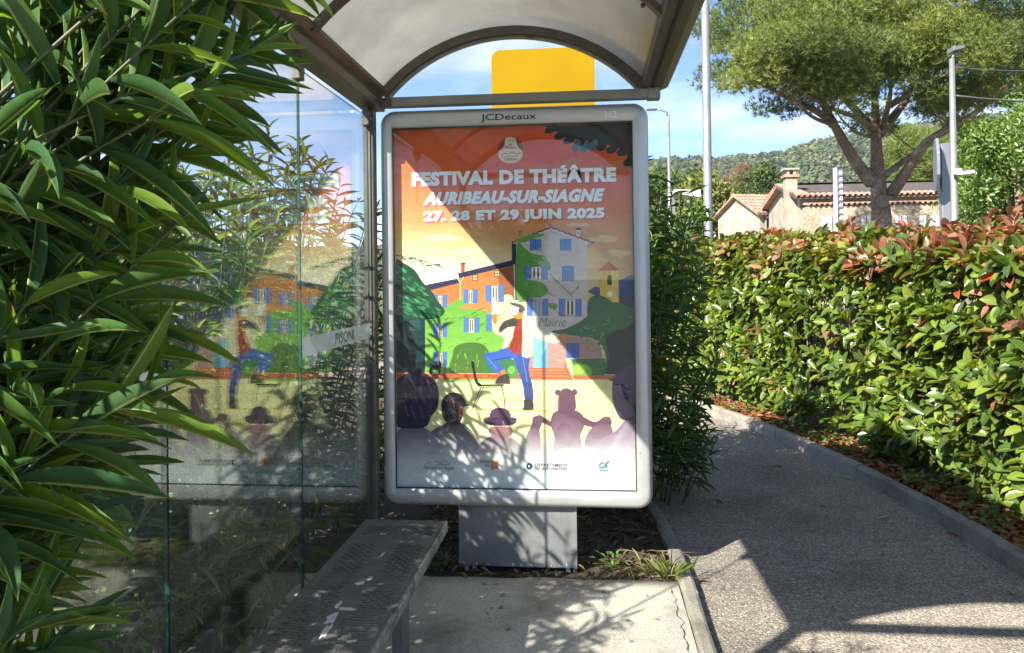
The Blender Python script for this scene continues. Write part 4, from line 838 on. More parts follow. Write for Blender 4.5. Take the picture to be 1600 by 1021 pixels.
def shrub(cx, cy, rx, ry, h, nsh, label, seed, nobj=60, lmin=.10, lmax=.165, hmin=.12, side=None, keep=None, lean=.5):
    r = np.random.default_rng(seed); R = root('oleander_bush', (cx, cy, 0), label, 'bush', None); it = []; st = []
    for k in range(nsh):
        a = r.uniform(0, 6.283); q = math.sqrt(r.random()); tx, ty = cx+rx*q*math.cos(a), cy+ry*q*math.sin(a)
        z = h*(1-.22*q*q)*max(hmin, r.random())**.75
        if keep is not None and not keep(tx, ty): continue
        bx, by = cx+(tx-cx)*lean, cy+(ty-cy)*lean; L = r.uniform(.35, .65)
        b = np.array([tx-(tx-bx)*.5, ty-(ty-by)*.5, max(.02, z-L)])
        oleander_shoot(r, it, st, b, (tx, ty, z), int(r.integers(4, 8)), lmin, lmax, start=.15, young=.25)
    for k in range(9):
        a = r.uniform(0, 6.283); b = np.array([cx+rx*.6*math.cos(a), cy+ry*.6*math.sin(a), h*.7]); c = np.array([cx+.15*math.cos(a), cy+.15*math.sin(a), .0])
        MB().tube([c, (b+c)/2+np.array([0, 0, .1]), b], [.014, .011, .006], 6).build('branch', 'woody_stem', R, smooth=True)
    if keep is not None: it = [i for i in it if keep(*(np.array(i[0])+np.array(i[1])/np.linalg.norm(i[1])*i[3])[:2])]
    leaves(it, OLE_T, 'oleander_leaf', R, nobj, prefer=in_view); stems_one(st, 'oleander_stem', R, .005, .002, 'twigs'); return R
kg = lambda x, y: x < -1.09
shrub(-1.72, 1.75, .60, .75, 2.10, 270, 'oleander bush pressed against the glass wall beside the bench', 61, 80, keep=kg)
shrub(-1.70, 2.95, .60, .75, 2.17, 310, 'oleander bush behind the last glass pane, next to the corner post', 62, 100, keep=kg)
shrub(-1.95, 4.35, .85, .75, 2.42, 320, 'tall oleander bush seen through the glass behind the corner post', 63, 80, keep=lambda x, y: x < -1.09 or y > 4.0)
shrub(-.75, 5.3, .75, .60, 1.75, 200, 'oleander bush growing directly behind the advertising case', 64, 30, keep=lambda x, y: y > 4.0)
shrub(.24, 5.2, .66, .85, 2.28, 330, 'dense oleander bush between the advertising case and the curving path', 65, 140, hmin=.12, keep=lambda x, y: y > 4.15 and x < .84, lean=.35)
shrub(-3.1, 3.6, .8, 1.2, 2.2, 220, 'oleander bush standing back from the glass wall, behind the row of oleanders', 66, 20)

# ------------------------------------------------------------------ photinia hedge
H = root('photinia_hedge', (2.6, 5.5, .0), 'clipped hedge of glossy green leaves with red new shoots beside the asphalt path', 'hedge')
r = np.random.default_rng(77); HP = resample([(2.52, 1.6), (2.44, 3.2), (2.38, 4.3), (2.29, 5.2), (2.10, 6.4), (1.89, 7.4), (1.51, 8.6), (1.15, 9.7), (.5, 11.0), (-.6, 12.3)], .05)
hit = []; hw = bumps(55, .17, 1.9, 14); hw2 = bumps(56, .10, 2.5, 14); GRN = [(.098, .158, .022), (.13, .195, .026), (.072, .122, .022), (.165, .22, .03), (.085, .132, .03), (.05, .092, .02)]; RED = [(.28, .10, .08), (.25, .12, .075), (.24, .075, .065), (.30, .16, .11)]; BRZ = [(.20, .14, .045), (.17, .16, .035), (.24, .13, .05)]
def rosette(p, nrm, top, n=6, size=1., red=0., stick=0):
    e1 = np.cross(nrm, [.1, .2, .97]); e1 = e1/max(1e-6, np.linalg.norm(e1)); e2 = np.cross(nrm, e1); ph = r.uniform(0, 6.28)
    pal = RED if r.random() < red else (BRZ if r.random() < red*1.6+.02 else GRN)
    for j in range(n):
        w = ph+j*2.4+r.uniform(-.3, .3); sp = math.radians(r.uniform(30, 82)); d = nrm*math.cos(sp)+(e1*math.cos(w)+e2*math.sin(w))*math.sin(sp)+np.array([0, 0, -.08])
        ln = r.uniform(.08, .155)*size; c = np.array(pal[r.integers(len(pal))])*r.uniform(.8, 1.25)
        if r.random() < .0012: c = np.array((.45, .06, .03))
        hit.append((p-nrm*.012*j, d, nrm+np.array([0, 0, .35]), ln, ln*r.uniform(.38, .5), quantc(c)))
Z0 = .07
nH = len(HP)
for k in range(6600):
    i = int(nH*r.random()**1.15) if False else r.integers(0, nH-1); p = HP[i]
    if p[1] < 2.4 and r.random() < .5: continue
    if p[1] > 9.5 and r.random() < .6: continue
    t = HP[min(i+1, nH-1)]-HP[max(i-1, 0)]; t = t/np.linalg.norm(t); nf = np.array([-t[1], t[0]])      # towards the path
    top = float(np.interp(p[1], [3, 5, 7, 9], [1.50, 1.56, 1.68, 1.74]))+.02*p[1]*.5*0+float(hw2(p[0]*2, p[1]*2))
    if r.random() < .66:
        z = Z0+(top-Z0)*r.random()**.9; dep = abs(r.normal(0, .09)); sw = float(hw(p[1]*1.6, z*3.2))*1.1
        # thin patches where the bare wood shows
        hole = float(hw(p[1]*2.3+4, z*4.1+2))
        if hole > .12 and r.random() < .7 and z < 1.45: continue
        if 5.9 < p[1] < 7.4 and .35 < z < 1.25 and abs(z-.8-.15*math.sin(p[1]*5)) < .42 and r.random() < .66: continue
        under = -.06*max(0, (.5-z)/.5)+.05
        q = np.array([p[0]+nf[0]*(sw-dep+under), p[1]+nf[1]*(sw-dep+under), z]); nrm = np.array([nf[0]*.8+r.normal(0, .35), nf[1]*.8+r.normal(0, .35), .45+r.normal(0, .3)])
        red = .012+.20*max(0, (z-1.35)/.35)
    else:
        w = r.uniform(-.05, .75); z = top+r.normal(0, .05)-.12*max(0, -w+.05); q = np.array([p[0]-nf[0]*w, p[1]-nf[1]*w, z]); nrm = np.array([r.normal(0, .4)+nf[0]*.2, r.normal(0, .4)+nf[1]*.2, 1.]); red = .24
    nrm = nrm/np.linalg.norm(nrm); rosette(q, nrm, top, int(r.integers(5, 9)), 1.0, red)
# tall red new shoots standing out of the top
shoots = []
for k in range(120):
    i = r.integers(0, nH-1); p = HP[i]; t = HP[min(i+1, nH-1)]-HP[max(i-1, 0)]; t = t/np.linalg.norm(t); nf = np.array([-t[1], t[0]]); w = r.uniform(.0, .6)
    hh = r.uniform(.06, .16) if r.random() < .8 else r.uniform(.16, .30)
    if 3.4 < p[1] < 5.0 and r.random() < .3: hh = r.uniform(.2, .34)
    b = np.array([p[0]-nf[0]*w, p[1]-nf[1]*w, 1.55]); tip = b+np.array([r.uniform(-.04, .04), r.uniform(-.04, .04), hh+.06]); shoots.append(([b, (b+tip)/2, tip], 1))
    for z in np.linspace(.45, 1, max(2, int(hh/.035))): rosette(b+(tip-b)*z, np.array([r.normal(0, .15), r.normal(0, .15), 1.]), 0, 3, .8, 1.6)
leaves(hit, PHO_T, 'photinia_leaf', H, 300, prefer=lambda p: p[1] > 3.2 and p[0]/p[1] < .56 and p[0]/p[1] > .13 and p[2] > .3 )
stems_one(shoots, 'woody_stem', H, .004, .0025, 'shoots')
wood = []
for k in range(520):
    i = r.integers(0, nH-1) if k < 380 else int(nH*r.uniform(.40, .53)); p = HP[i]; t = HP[min(i+1, nH-1)]-HP[max(i-1, 0)]; t = t/np.linalg.norm(t); nf = np.array([-t[1], t[0]]); w = r.uniform(.2, .6)
    b = np.array([p[0]-nf[0]*w, p[1]-nf[1]*w, r.uniform(0, .7)]); tip = b+np.array([nf[0]*r.uniform(-.1, .16)+r.uniform(-.12, .12), nf[1]*r.uniform(-.1, .16)+r.uniform(-.12, .12), r.uniform(.4, .9)]); wood.append(([b, (b+tip)/2+r.normal(0, .03, 3), tip], 1))
stems_one(wood, 'woody_stem', H, .009, .003, 'branches')
# dense inner growth
inn = []
for k in range(9000):
    i = r.integers(0, nH-1); p = HP[i]; t = HP[min(i+1, nH-1)]-HP[max(i-1, 0)]; t = t/np.linalg.norm(t); nf = np.array([-t[1], t[0]]); w = r.uniform(.22, .8); z = r.uniform(.3, 1.6)
    inn.append((np.array([p[0]-nf[0]*w, p[1]-nf[1]*w, z]), r.normal(0, 1, 3), r.normal(0, 1, 3)+np.array([0, 0, .8]), r.uniform(.06, .1), .04, quantc(np.array(GRN[r.integers(6)])*.9)))
leaves(inn, PHO_T[:1], 'photinia_leaf', H, 0, sname='inner_foliage')

# ------------------------------------------------------------------ litter, weeds, fallen leaves
r = np.random.default_rng(5)
def kx(y): return np.interp(y, [p[1] for p in KR], [p[0] for p in KR])
lit = []
for k in range(5200):
    y = r.uniform(2.6, 10); x = kx(y)+.10+abs(r.normal(0, .2)); a = r.uniform(0, 6.28); c = [(.26, .10, .04), (.20, .075, .03), (.32, .17, .08), (.16, .08, .045), (.36, .13, .06)][r.integers(5)]
    lit.append(((x, y, .055+r.uniform(0, .03)), (math.cos(a), math.sin(a), r.uniform(-.25, .3)), (r.normal(0, .3), r.normal(0, .3), 1), r.uniform(.05, .085), .03, quantc(np.array(c)*r.uniform(.7, 1.2))))
for k in range(700):
    x = r.uniform(-1.0, .36); y = r.uniform(3.57, 5.2); a = r.uniform(0, 6.28); c = [(.17, .11, .06), (.10, .06, .035), (.24, .18, .11)][r.integers(3)]
    lit.append(((x, y, .035+r.uniform(0, .02)), (math.cos(a), math.sin(a), r.uniform(-.1, .2)), (r.normal(0, .3), r.normal(0, .3), 1), r.uniform(.05, .13), .012, quantc(np.array(c)*r.uniform(.7, 1.2))))
LT = root('leaf_litter', (2.4, 6, .05), kind='stuff', label='brown fallen leaves covering the soil under the hedge', cat='leaf litter'); leaves(lit, OLE_T[:2], 'dry_leaf', LT, 0, sname='litter')
iv = []
for k in range(900):
    y = r.uniform(3.6, 10); x = kx(y)+.10+abs(r.normal(0, .16)); 
    if math.sin(y*3.1)+math.sin(y*7.3+1) < .1+(.9 if y < 5 else -.4): continue
    a = r.uniform(0, 6.28); iv.append(((x, y, .07+r.uniform(0, .08)), (math.cos(a), math.sin(a), .1), (r.normal(0, .3)-.3, r.normal(0, .3)-.3, 1), r.uniform(.03, .05), .04, quantc(np.array((.06, .13, .025))*r.uniform(.8, 1.4))))
IV = root('ground_ivy', (2.2, 6, .05), kind='stuff', label='low green ground cover behind the path kerb', cat='ground cover'); leaves(iv, LAU_T, 'laurel_leaf', IV, 0)
cr_ = []
for k in range(1500):
    x, y = (r.uniform(-1., .37), r.uniform(3.6, 5.4)); s_ = r.uniform(.004, .013); cr_.append((x, y, s_))
m = MB()
for x, y, s_ in cr_:
    a = r.uniform(0, 6.28); c, d = math.cos(a)*s_, math.sin(a)*s_; z = .024
    m.v += [(x+c, y+d, z), (x-d, y+c, z), (x-c, y-d, z), (x+d, y-c, z), (x, y, z+s_*.9)]; i = len(m.v)-5; m.f += [(i, i+1, i+4), (i+1, i+2, i+4), (i+2, i+3, i+4), (i+3, i, i+4)]
o = m.build('soil_crumbs', 'soil', kind='stuff'); tag(o, 'loose crumbs of dark soil around the box foot of the case', 'soil crumbs')
def weed(x, y, z, n, hgt, label, blade, seed, cols):
    r = np.random.default_rng(seed); W = root('weed_plant', (x, y, z), label, 'weed'); it = []
    for k in range(n):
        a = r.uniform(0, 6.28); q = abs(r.normal(0, .05)); e = r.uniform(.5, 2.2) if blade else r.uniform(.15, .9); c = np.array(cols[r.integers(len(cols))])*r.uniform(.8, 1.2)
        ln = hgt*r.uniform(.4, 1.); p = (x+q*math.cos(a), y+q*math.sin(a), z+(0 if blade else r.uniform(0, hgt*.7)))
        it.append((p, (math.cos(a), math.sin(a), e), (-math.cos(a)*.5, -math.sin(a)*.5, 1), ln if blade else ln*.35, .006 if blade else ln*.14, quantc(c)))
    leaves(it, NEAR_T[:2], 'oleander_leaf' if not blade else 'laurel_leaf', W, n if n < 60 else 40, pname='blade' if blade else 'leaf'); return W
weed(-.80, 3.72, .02, 60, .11, 'low green weed beside the bench end and the case foot', False, 1, [(.07, .15, .03), (.10, .19, .04)])
weed(-.70, 3.68, .02, 40, .10, 'small green weed against the left edge of the box foot', False, 9, [(.08, .16, .03), (.10, .19, .04)])
weed(.10, 3.74, .02, 55, .12, 'leafy green weed in the soil right of the box foot', False, 2, [(.08, .16, .04), (.11, .19, .05)])
weed(.36, 3.66, .03, 45, .14, 'tuft of pale grass against the shelter kerb', True, 3, [(.16, .20, .05), (.30, .27, .11), (.10, .17, .03)])
weed(.30, 3.72, .03, 26, .10, 'thin dry grass tuft in the soil near the kerb', True, 4, [(.30, .26, .13), (.14, .18, .05)])
for k, (x, y) in enumerate(((2.03, 4.62), (2.03, 4.15), (1.92, 5.45))): weed(x, y, .0, 34, .07, 'tiny green weed sprouting at the foot of the path kerb', False, 20+k, [(.07, .15, .03), (.10, .18, .04)])['group'] = 'weeds along the path kerb'
fl = [(1.12, 6.5, (.30, .26, .08), 'pale yellow'), (1.62, 6.2, (.26, .26, .07), 'greenish yellow'), (1.80, 5.55, (.34, .28, .14), 'pale straw coloured'), (1.90, 5.0, (.36, .30, .16), 'straw coloured'), (.62, 5.35, (.20, .14, .07), 'dull brown'), (1.75, 4.72, (.40, .35, .24), 'bleached'), (1.93, 4.45, (.35, .03, .05), 'dark red'), (1.9, 3.98, (.30, .28, .10), 'yellowish'), (1.86, 3.62, (.38, .32, .10), 'yellow'), (.56, 4.72, (.26, .22, .10), 'dull olive'), (.80, 6.9, (.2, .15, .07), 'olive brown'), (1.45, 4.9, (.40, .38, .3), 'bleached whitish'), (.78, 5.0, (.06, .05, .04), 'blackened'), (1.35, 5.9, (.22, .13, .07), 'reddish brown')]
r = np.random.default_rng(15)
for x, y, c, w in fl:
    a = r.uniform(0, 6.28); V, F, U = NEAR_T[r.integers(3)]; me = raw_mesh('fallen_leaf', V*np.array([.09*r.uniform(.5, 1.1), .02, .06]), F, U, np.tile(np.array(c), (len(V), 1)), 'dry_leaf')
    o = bpy.data.objects.new('fallen_leaf', me); COL.objects.link(o); o.location = (x, y, .012); o.rotation_euler = (r.uniform(-.1, .1), .12, a); tag(o, w+' fallen leaf lying on the asphalt path', 'leaf', 'fallen leaves on the path')
for k in range(9):
    x, y, a = r.uniform(-.05, .33), r.uniform(3.62, 4.4), r.uniform(-.6, .6); l = r.uniform(.12, .3)
    o = MB().tube([(x, y, .04), (x+l*.5*math.cos(a), y+l*.5*math.sin(a), .052), (x+l*math.cos(a), y+l*math.sin(a), .04)], [.003, .003, .002], 5).build('twig', 'woody_stem', smooth=True); tag(o, ('short ' if l < .18 else 'long ' if l > .25 else '')+'dry twig lying on the soil beside the advertising case foot', 'twig', 'twigs on the soil')

# ------------------------------------------------------------------ background helpers
def mass(P, D, Nn, L, W, C, temp, mat, parent, name, kind='stuff'):
    """many small leaves as one mesh, all arrays of the same length"""
    off = np.array(woff(parent)) if parent else np.zeros(3); V, F, U = temp; D = D/np.linalg.norm(D, axis=1, keepdims=True)
    Nn = Nn-D*(Nn*D).sum(1, keepdims=True); Nn = Nn/np.maximum(np.linalg.norm(Nn, axis=1, keepdims=True), 1e-6); Yv = np.cross(Nn, D); k = len(P); nv = len(V)
    A_ = V[None, :, 0:1]*D[:, None, :]*L[:, None, None]+V[None, :, 1:2]*Yv[:, None, :]*W[:, None, None]+V[None, :, 2:3]*Nn[:, None, :]*L[:, None, None]+(P-off)[:, None, :]
    FF = []
    for f in F: FF.append(np.array(f)[None, :]+(np.arange(k)*nv)[:, None])
    if len(set(len(f) for f in F)) == 1: Fl = np.concatenate(FF)
    else: Fl = [tuple(x) for a in FF for x in a.tolist()]
    me = raw_mesh(name, A_.reshape(-1, 3), Fl, np.tile(U, (k, 1)), np.repeat(C, nv, 0), mat); o = bpy.data.objects.new(name, me); COL.objects.link(o); o.parent = parent
    if kind: o['kind'] = kind
    return o
DIA = (np.array([(0, 0, 0), (.45, -.5, .06), (1, 0, -.05), (.45, .5, .06)]), [(0, 1, 2, 3)], np.array([(0, .5), (.45, 0), (1, .5), (.45, 1)]))
NDL = (np.array([(0, -.5, 0), (0, .5, 0), (1, 0, 0)]), [(0, 1, 2)], np.array([(0, 0), (0, 1), (1, .5)]))
def unit(r, n): d = r.normal(0, 1, (n, 3)); return d/np.linalg.norm(d, axis=1, keepdims=True)
def wpt(u, v, Y):
    """place of a point seen at print position u,v when it stands Y metres away"""
    d = _f+_r2*((u-800)/1200)-_u2*((v-421)/1200); k = Y/d.y; return np.array((d.x*k, Y, CAMH+d.z*k))

# ------------------------------------------------------------------ wooded hill
SKL = [(-900, 150), (0, 190), (600, 205), (1000, 262), (1060, 254), (1150, 253), (1230, 246), (1262, 233), (1300, 224), (1340, 217), (1400, 207), (1480, 198), (1600, 186), (1800, 180), (2400, 220)]
YH = 470.
sk = [wpt(u, v+(7 if u > 900 else 60), YH) for u, v in SKL]; hx = np.array([p[0] for p in sk]); hzz = np.array([p[2] for p in sk])
hzz[hx < 20] = 22
hb = bumps(71, 5, .012, 14)
def hill_z(x, y):
    X = x*YH/np.maximum(y, 60); t = np.clip((y-130)/(YH-130), 0, 1.25); s = np.where(t < 1, t*t*(3-2*t)*.55+t*.45, 1-.12*(t-1)); return np.interp(X, hx, hzz)*s+hb(x, y)*np.clip(t*2, 0, 1)*(t < .9)-1.5
sheet('hill', np.linspace(-420, 620, 90), np.linspace(125, 590, 60), hill_z, 'hill_ground')
r = np.random.default_rng(8); FT = root('hill_forest', (100, 400, 20), 'dense evergreen forest covering the hillside behind the farmhouse', 'forest', kind='stuff')
P_ = []; D_ = []; L_s = []; C_ = []
for k in range(3300):
    y = 150+345*r.random()**.75; q = r.uniform(.04, .66); x = q*y; z = float(hill_z(np.float64(x), np.float64(y))); R_t = r.uniform(2.2, 4.4); h = R_t*r.uniform(.8, 1.25); n = 74
    d = unit(r, n); d[:, 2] = np.abs(d[:, 2])*1.0-.15; rad = r.uniform(.7, 1.05, (n, 1)); P_.append(np.array([x, y, z+h*.7])+d*rad*np.array([R_t, R_t, h])); D_.append(d); L_s.append(np.full(n, R_t*.42))
    c = np.array([(.070, .100, .038), (.055, .085, .038), (.090, .115, .044), (.075, .095, .052), (.045, .070, .036), (.11, .12, .06)][r.integers(6)])*r.uniform(.8, 1.2)
    if r.random() < .03: c = np.array((.12, .10, .075))
    C_.append(c*r.uniform(.7, 1.3, (n, 1)))
P_ = np.concatenate(P_); D_ = np.concatenate(D_); L_s = np.concatenate(L_s); C_ = np.concatenate(C_); T_ = np.cross(D_, unit(r, len(D_)))+.15*D_
mass(P_, T_, D_, L_s, L_s*.9, C_, DIA, 'forest_leaf', FT, 'foliage')
# villa on the hill
def gable_house(name, label, cat, x0, x1, y0, y1, z0, ze, zr, wall, roof, over=.3, wins=(), ang=0, ridge='x'):
    R = root(name, ((x0+x1)/2, y0, z0), label, cat); m = MB(); cy = (y0+y1)/2
    m.prism([(y0, z0), (y1, z0), (y1, ze), (cy, zr), (y0, ze)], 0, x0, x1); w = m.build('wall', wall, R)
    s = (zr-ze)/(cy-y0); rf = MB().prism([(y0-over, ze-over*s+.03), (cy, zr+.03), (cy, zr+.25), (y0-over, ze-over*s+.22)], 0, x0-over, x1+over).build('roof', roof, R)
    MB().prism([(y1+over, ze-over*s+.03), (cy+.002, zr+.03), (cy+.002, zr+.25), (y1+over, ze-over*s+.22)], 0, x0-over, x1+over).build('roof', roof, R)
    for a, b, c, d in wins: MB().box(a, b, y0-.08, y0-.01, c, d).build('window', 'glass_dark', R)
    return R
v0 = wpt(1210, 252, 440); gx, gz = v0[0], v0[2]
gable_house('hill_villa', 'small pale villa with a tiled roof high on the wooded hill', 'house', gx-5, gx+6, 438, 446, gz-6, gz+1.6, gz+3.2, 'stone_render', 'terracotta', .5, ((gx-3, gx-1.6, gz-.6, gz+.9), (gx+1, gx+2.4, gz-.6, gz+.9), (gx+3.6, gx+4.8, gz-.6, gz+.9)))
gable_house('hill_villa', 'pale orange villa wing beside the trees high on the wooded hill', 'house', gx+7.2, gx+14, 440, 447, gz-7, gz+.6, gz+1.9, 'stone_render', 'terracotta', .4, ((gx+9, gx+10.2, gz-1.4, gz-.1), (gx+11.6, gx+12.8, gz-1.4, gz-.1)))

# ------------------------------------------------------------------ farmhouse
r = np.random.default_rng(9)
fh = root('farmhouse', (8.5, 32, 0), 'long low stone farmhouse with tiled eaves and white shutters behind the hedge', 'house')
def tiles_row(p0, p1, n, rad, ln, dirv, name, parent, mat='terracotta', slope=0.):
    m = MB(); p0 = np.array(p0, float); p1 = np.array(p1, float); dirv = np.array(dirv, float)
    for k in range(n):
        c = p0+(p1-p0)*(k+.5)/n; t = (p1-p0)/np.linalg.norm(p1-p0); up = np.array([0, 0, 1.])
        ra, rb = [], []
        for a in np.linspace(0, math.pi, 6): o_ = t*math.cos(a)*rad+up*math.sin(a)*rad; ra.append(c+o_); rb.append(c+dirv*ln+o_*.85)
        for a in np.linspace(math.pi, 0, 6): o_ = t*math.cos(a)*rad*.75+up*math.sin(a)*rad*.75; ra.append(c+o_); rb.append(c+dirv*ln+o_*.75)
        m.sweep([ra, rb])
    return m.build(name, mat, parent, kind='stuff')
X0, X1 = 8.55, 17.5
MB().prism([(32, -.3), (37.4, -.3), (37.4, 4.45), (34.7, 5.10), (32, 4.45)], 0, X0, X1).build('wall', 'stone_render', fh)
fw = MB().box(X0+.06, X1+.3, 30.9, 31.98, -.3, 4.02).build('front_wall', 'rubble_stone', fh)
sl = (5.10-4.45)/2.7
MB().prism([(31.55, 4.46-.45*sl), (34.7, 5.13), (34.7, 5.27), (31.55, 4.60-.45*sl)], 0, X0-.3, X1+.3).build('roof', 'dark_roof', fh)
MB().prism([(37.85, 4.46-.45*sl), (34.702, 5.13), (34.702, 5.27), (37.85, 4.60-.45*sl)], 0, X0-.3, X1+.3).build('roof', 'terracotta', fh)
tiles_row((X0-.3, 31.45, 4.44), (X1+.3, 31.45, 4.44), 44, .095, .55, (0, 1, sl), 'eave_tiles', fh)
tiles_row((X0+.0, 30.78, 4.03), (X1+.3, 30.78, 4.03), 46, .09, 1.1, (0, 1, .12), 'coping_tiles', fh)
tiles_row((X0-.32, 31.5, 4.52), (X0-.32, 34.7, 5.26), 12, .1, .5, (1, 0, 0), 'verge_tiles', fh); tiles_row((X0-.32, 34.7, 5.26), (X0-.32, 37.8, 4.52), 12, .1, .5, (1, 0, 0), 'verge_tiles', fh)
tiles_row((X0-.2, 34.62, 5.22), (X0-.2+.0001, 34.62, 5.22), 1, .12, 9, (1, 0, 0), 'ridge_tiles', fh)
ch = MB().box(X0-.42, X0+.03, 32.5, 32.95, -.3, 5.35).build('chimney', 'stone_render', fh); MB().box(X0-.50, X0+.1, 32.42, 33.03, 5.35, 5.45).build('chimney_cap', 'terracotta', ch)
for x in (X0-.38, X0-.12): MB().box(x, x+.1, 32.5, 32.95, 5.45, 5.65).build('chimney_brick', 'stone_render', ch)
MB().box(X0-.5, X0+.1, 32.42, 33.03, 5.65, 5.72).build('chimney_lid', 'stone_render', ch)
for u0, u1 in ((1284, 1299), (1346, 1360), (1399, 1416), (1436, 1446), (1452, 1467)):
    a = wpt(u0, 337, 30.9); b = wpt(u1, 337, 30.9); s_ = MB().box(a[0], b[0], 30.84, 30.895, 1.2, a[2]).build('shutter', 'white_paint', fh)
    MB().box((a[0]+b[0])/2-.012, (a[0]+b[0])/2+.012, 30.832, 30.839, 1.2, a[2]-.02).build('shutter_gap', 'dark_print', s_)
# annex with a lit tiled slope
th = math.radians(20); dv = np.array((math.cos(th), math.sin(th))); gv = np.array((-math.sin(th), math.cos(th))); F0 = np.array((8.16, 37.6)); W_ = 3.9
an = root('stone_annex', (F0[0], F0[1], 0), 'small rendered gable building with pinkish canal tile roof beside the farmhouse', 'house')
def ax(a, b, z): q = F0+gv*a+dv*b; return (q[0], q[1], z)
prof = [(0, -.3), (W_, -.3), (W_, 4.35), (W_/2, 5.22), (0, 4.28)]
m = MB(); m.sweep([[ax(a, 0, z) for a, z in prof], [ax(a, 6, z) for a, z in prof]]); m.build('wall', 'stone_render', an)
for sgn, (e0, e1) in ((1, ((-.25, 4.17), (W_/2, 5.25))), (-1, ((W_+.25, 4.24), (W_/2+.002, 5.25)))):
    m = MB(); m.sweep([[ax(e0[0], b, e0[1]), ax(e1[0], b, e1[1]), ax(e1[0], b, e1[1]+.1), ax(e0[0], b, e0[1]+.1)] for b in (-.25, 6)]); m.build('roof', 'terracotta', an)
m = MB()
for k in range(30):
    b = -.2+k*.2
    a0, a1 = np.array(ax(-.3, b, 4.25)), np.array(ax(W_/2, b, 5.36))
    for s_ in range(6): p, q = a0+(a1-a0)*s_/6, a0+(a1-a0)*(s_+1.06)/6; m.tube([p+np.array([0, 0, .02]), q-np.array([0, 0, .02])], [.085, .07], 7)
m.build('canal_tiles', 'terracotta', an, kind='stuff')
MB().tube([ax(-.2, .3, 4.1), ax(-.06, .3, 4.0), ax(-.06, .3, .2)], .05, 8).build('drainpipe', 'galvanised', an)

# ------------------------------------------------------------------ trees
def limb(m, pts, r0, r1, n=8, sub=4):
    P = [np.array(p, float) for p in pts]; D = []
    for i in range(len(P)-1):
        p0, p1, p2, p3 = P[max(i-1, 0)], P[i], P[i+1], P[min(i+2, len(P)-1)]
        for t in np.linspace(0, 1, sub, endpoint=False): D.append(.5*(2*p1+(p2-p0)*t+(2*p0-5*p1+4*p2-p3)*t*t+(3*p1-p0-3*p2+p3)*t**3))
    D.append(P[-1]); k = len(D); m.tube(D, [r0+(r1-r0)*(i/(k-1))**.8 for i in range(k)], n); return D
YT = 20.
pt = root('stone_pine', tuple(wpt(1377, 352, YT)*np.array([1, 1, 0])), 'tall umbrella pine with forked reddish trunk and wide needle crown before the farmhouse', 'tree')
def w3(L): return [wpt(u, v, YT+d) for u, v, d in L]
base = wpt(1378, 352, YT); tr = MB(); limb(tr, [(base[0]+.1, YT, -.2), base, wpt(1374, 310, YT), wpt(1371, 262, YT), wpt(1369, 222, YT), wpt(1368, 180, YT), wpt(1366, 130, YT), wpt(1364, 70, YT)], 0.29, .04, 12, 5); tk = tr.build('trunk', 'pine_bark', pt, smooth=True)
sc_ = wpt(1379, 315, YT-.36); MB().tube([sc_, sc_+np.array([0, -.04, 0])], [.16, .15], 12).build('pruned_stub', 'woody_stem', tk)
BR = [([(1362, 285, 0), (1338, 255, -.3), (1318, 222, -.6), (1300, 192, -1), (1272, 172, -1.4), (1240, 158, -1.8), (1205, 140, -2.2), (1165, 122, -2.6)], .24, .05),
 ([(1302, 195, -1), (1288, 165, -.7), (1274, 130, -.4), (1262, 95, 0), (1250, 60, .2)], .16, .06), ([(1366, 210, 0), (1335, 170, .6), (1305, 140, 1), (1285, 108, 1.4), (1270, 70, 1.7)], .17, .06),
 ([(1369, 205, 0), (1340, 185, -1), (1300, 170, -2), (1262, 150, -2.6), (1225, 118, -3)], .12, .04), ([(1374, 208, 0), (1398, 180, .5), (1418, 152, .9), (1435, 118, 1.2), (1452, 75, 1.5)], .20, .07),
 ([(1378, 200, 0), (1388, 165, -1), (1392, 130, -1.6), (1386, 105, -2)], .12, .05), ([(1390, 165, -.6), (1420, 148, -1.4), (1465, 122, -2), (1500, 96, -2.3)], .12, .04),
 ([(1392, 305, 0), (1415, 270, -.3), (1438, 235, -.5), (1462, 213, -.8), (1495, 196, -1), (1535, 168, -1.2), (1575, 132, -1.5), (1620, 110, -1.6)], .22, .07), ([(1382, 275, 0), (1412, 252, .6), (1440, 232, 1), (1470, 208, 1.5), (1490, 180, 1.9)], .13, .05),
 ([(1368, 150, 0), (1345, 120, .8), (1325, 90, 1.2), (1310, 55, 1.6)], .12, .04), ([(1367, 140, 0), (1385, 105, .8), (1400, 60, 1.2), (1410, 20, 1.5)], .12, .04), ([(1300, 195, -1), (1268, 182, -2), (1235, 150, -2.9), (1200, 110, -3.4)], .08, .03), ([(1366, 215, 0), (1340, 208, -1), (1318, 190, -1.8), (1300, 165, -2.3)], .07, .03), ([(1440, 128, 1), (1480, 100, 1), (1530, 70, .8)], .1, .04)]
ends = []; tips = []; rt = np.random.default_rng(12)
for pts, a, b in BR:
    mb = MB(); D = limb(mb, w3(pts), a*.78, b*.3); bo = mb.build('branch', 'pine_bark', pt, smooth=True); ends += D[len(D)//2:]; tips.append(D[-1])
    for q in range(5):
        s0 = D[int(len(D)*rt.uniform(.45, .98))]; s1 = s0+np.array([rt.normal(0, .5), rt.normal(0, .5), rt.uniform(.5, 1.1)]); mb = MB(); limb(mb, [s0, (s0+s1)/2+rt.normal(0, .08, 3), s1], b*.5, .012, 5); mb.build('twig', 'pine_bark', bo, smooth=True); tips.append(s1)
r = np.random.default_rng(31); CC_ = np.array(wpt(1400, 30, YT+.6)); clumps = []; RX, RY, RZ = 6.0, 5.2, 3.7
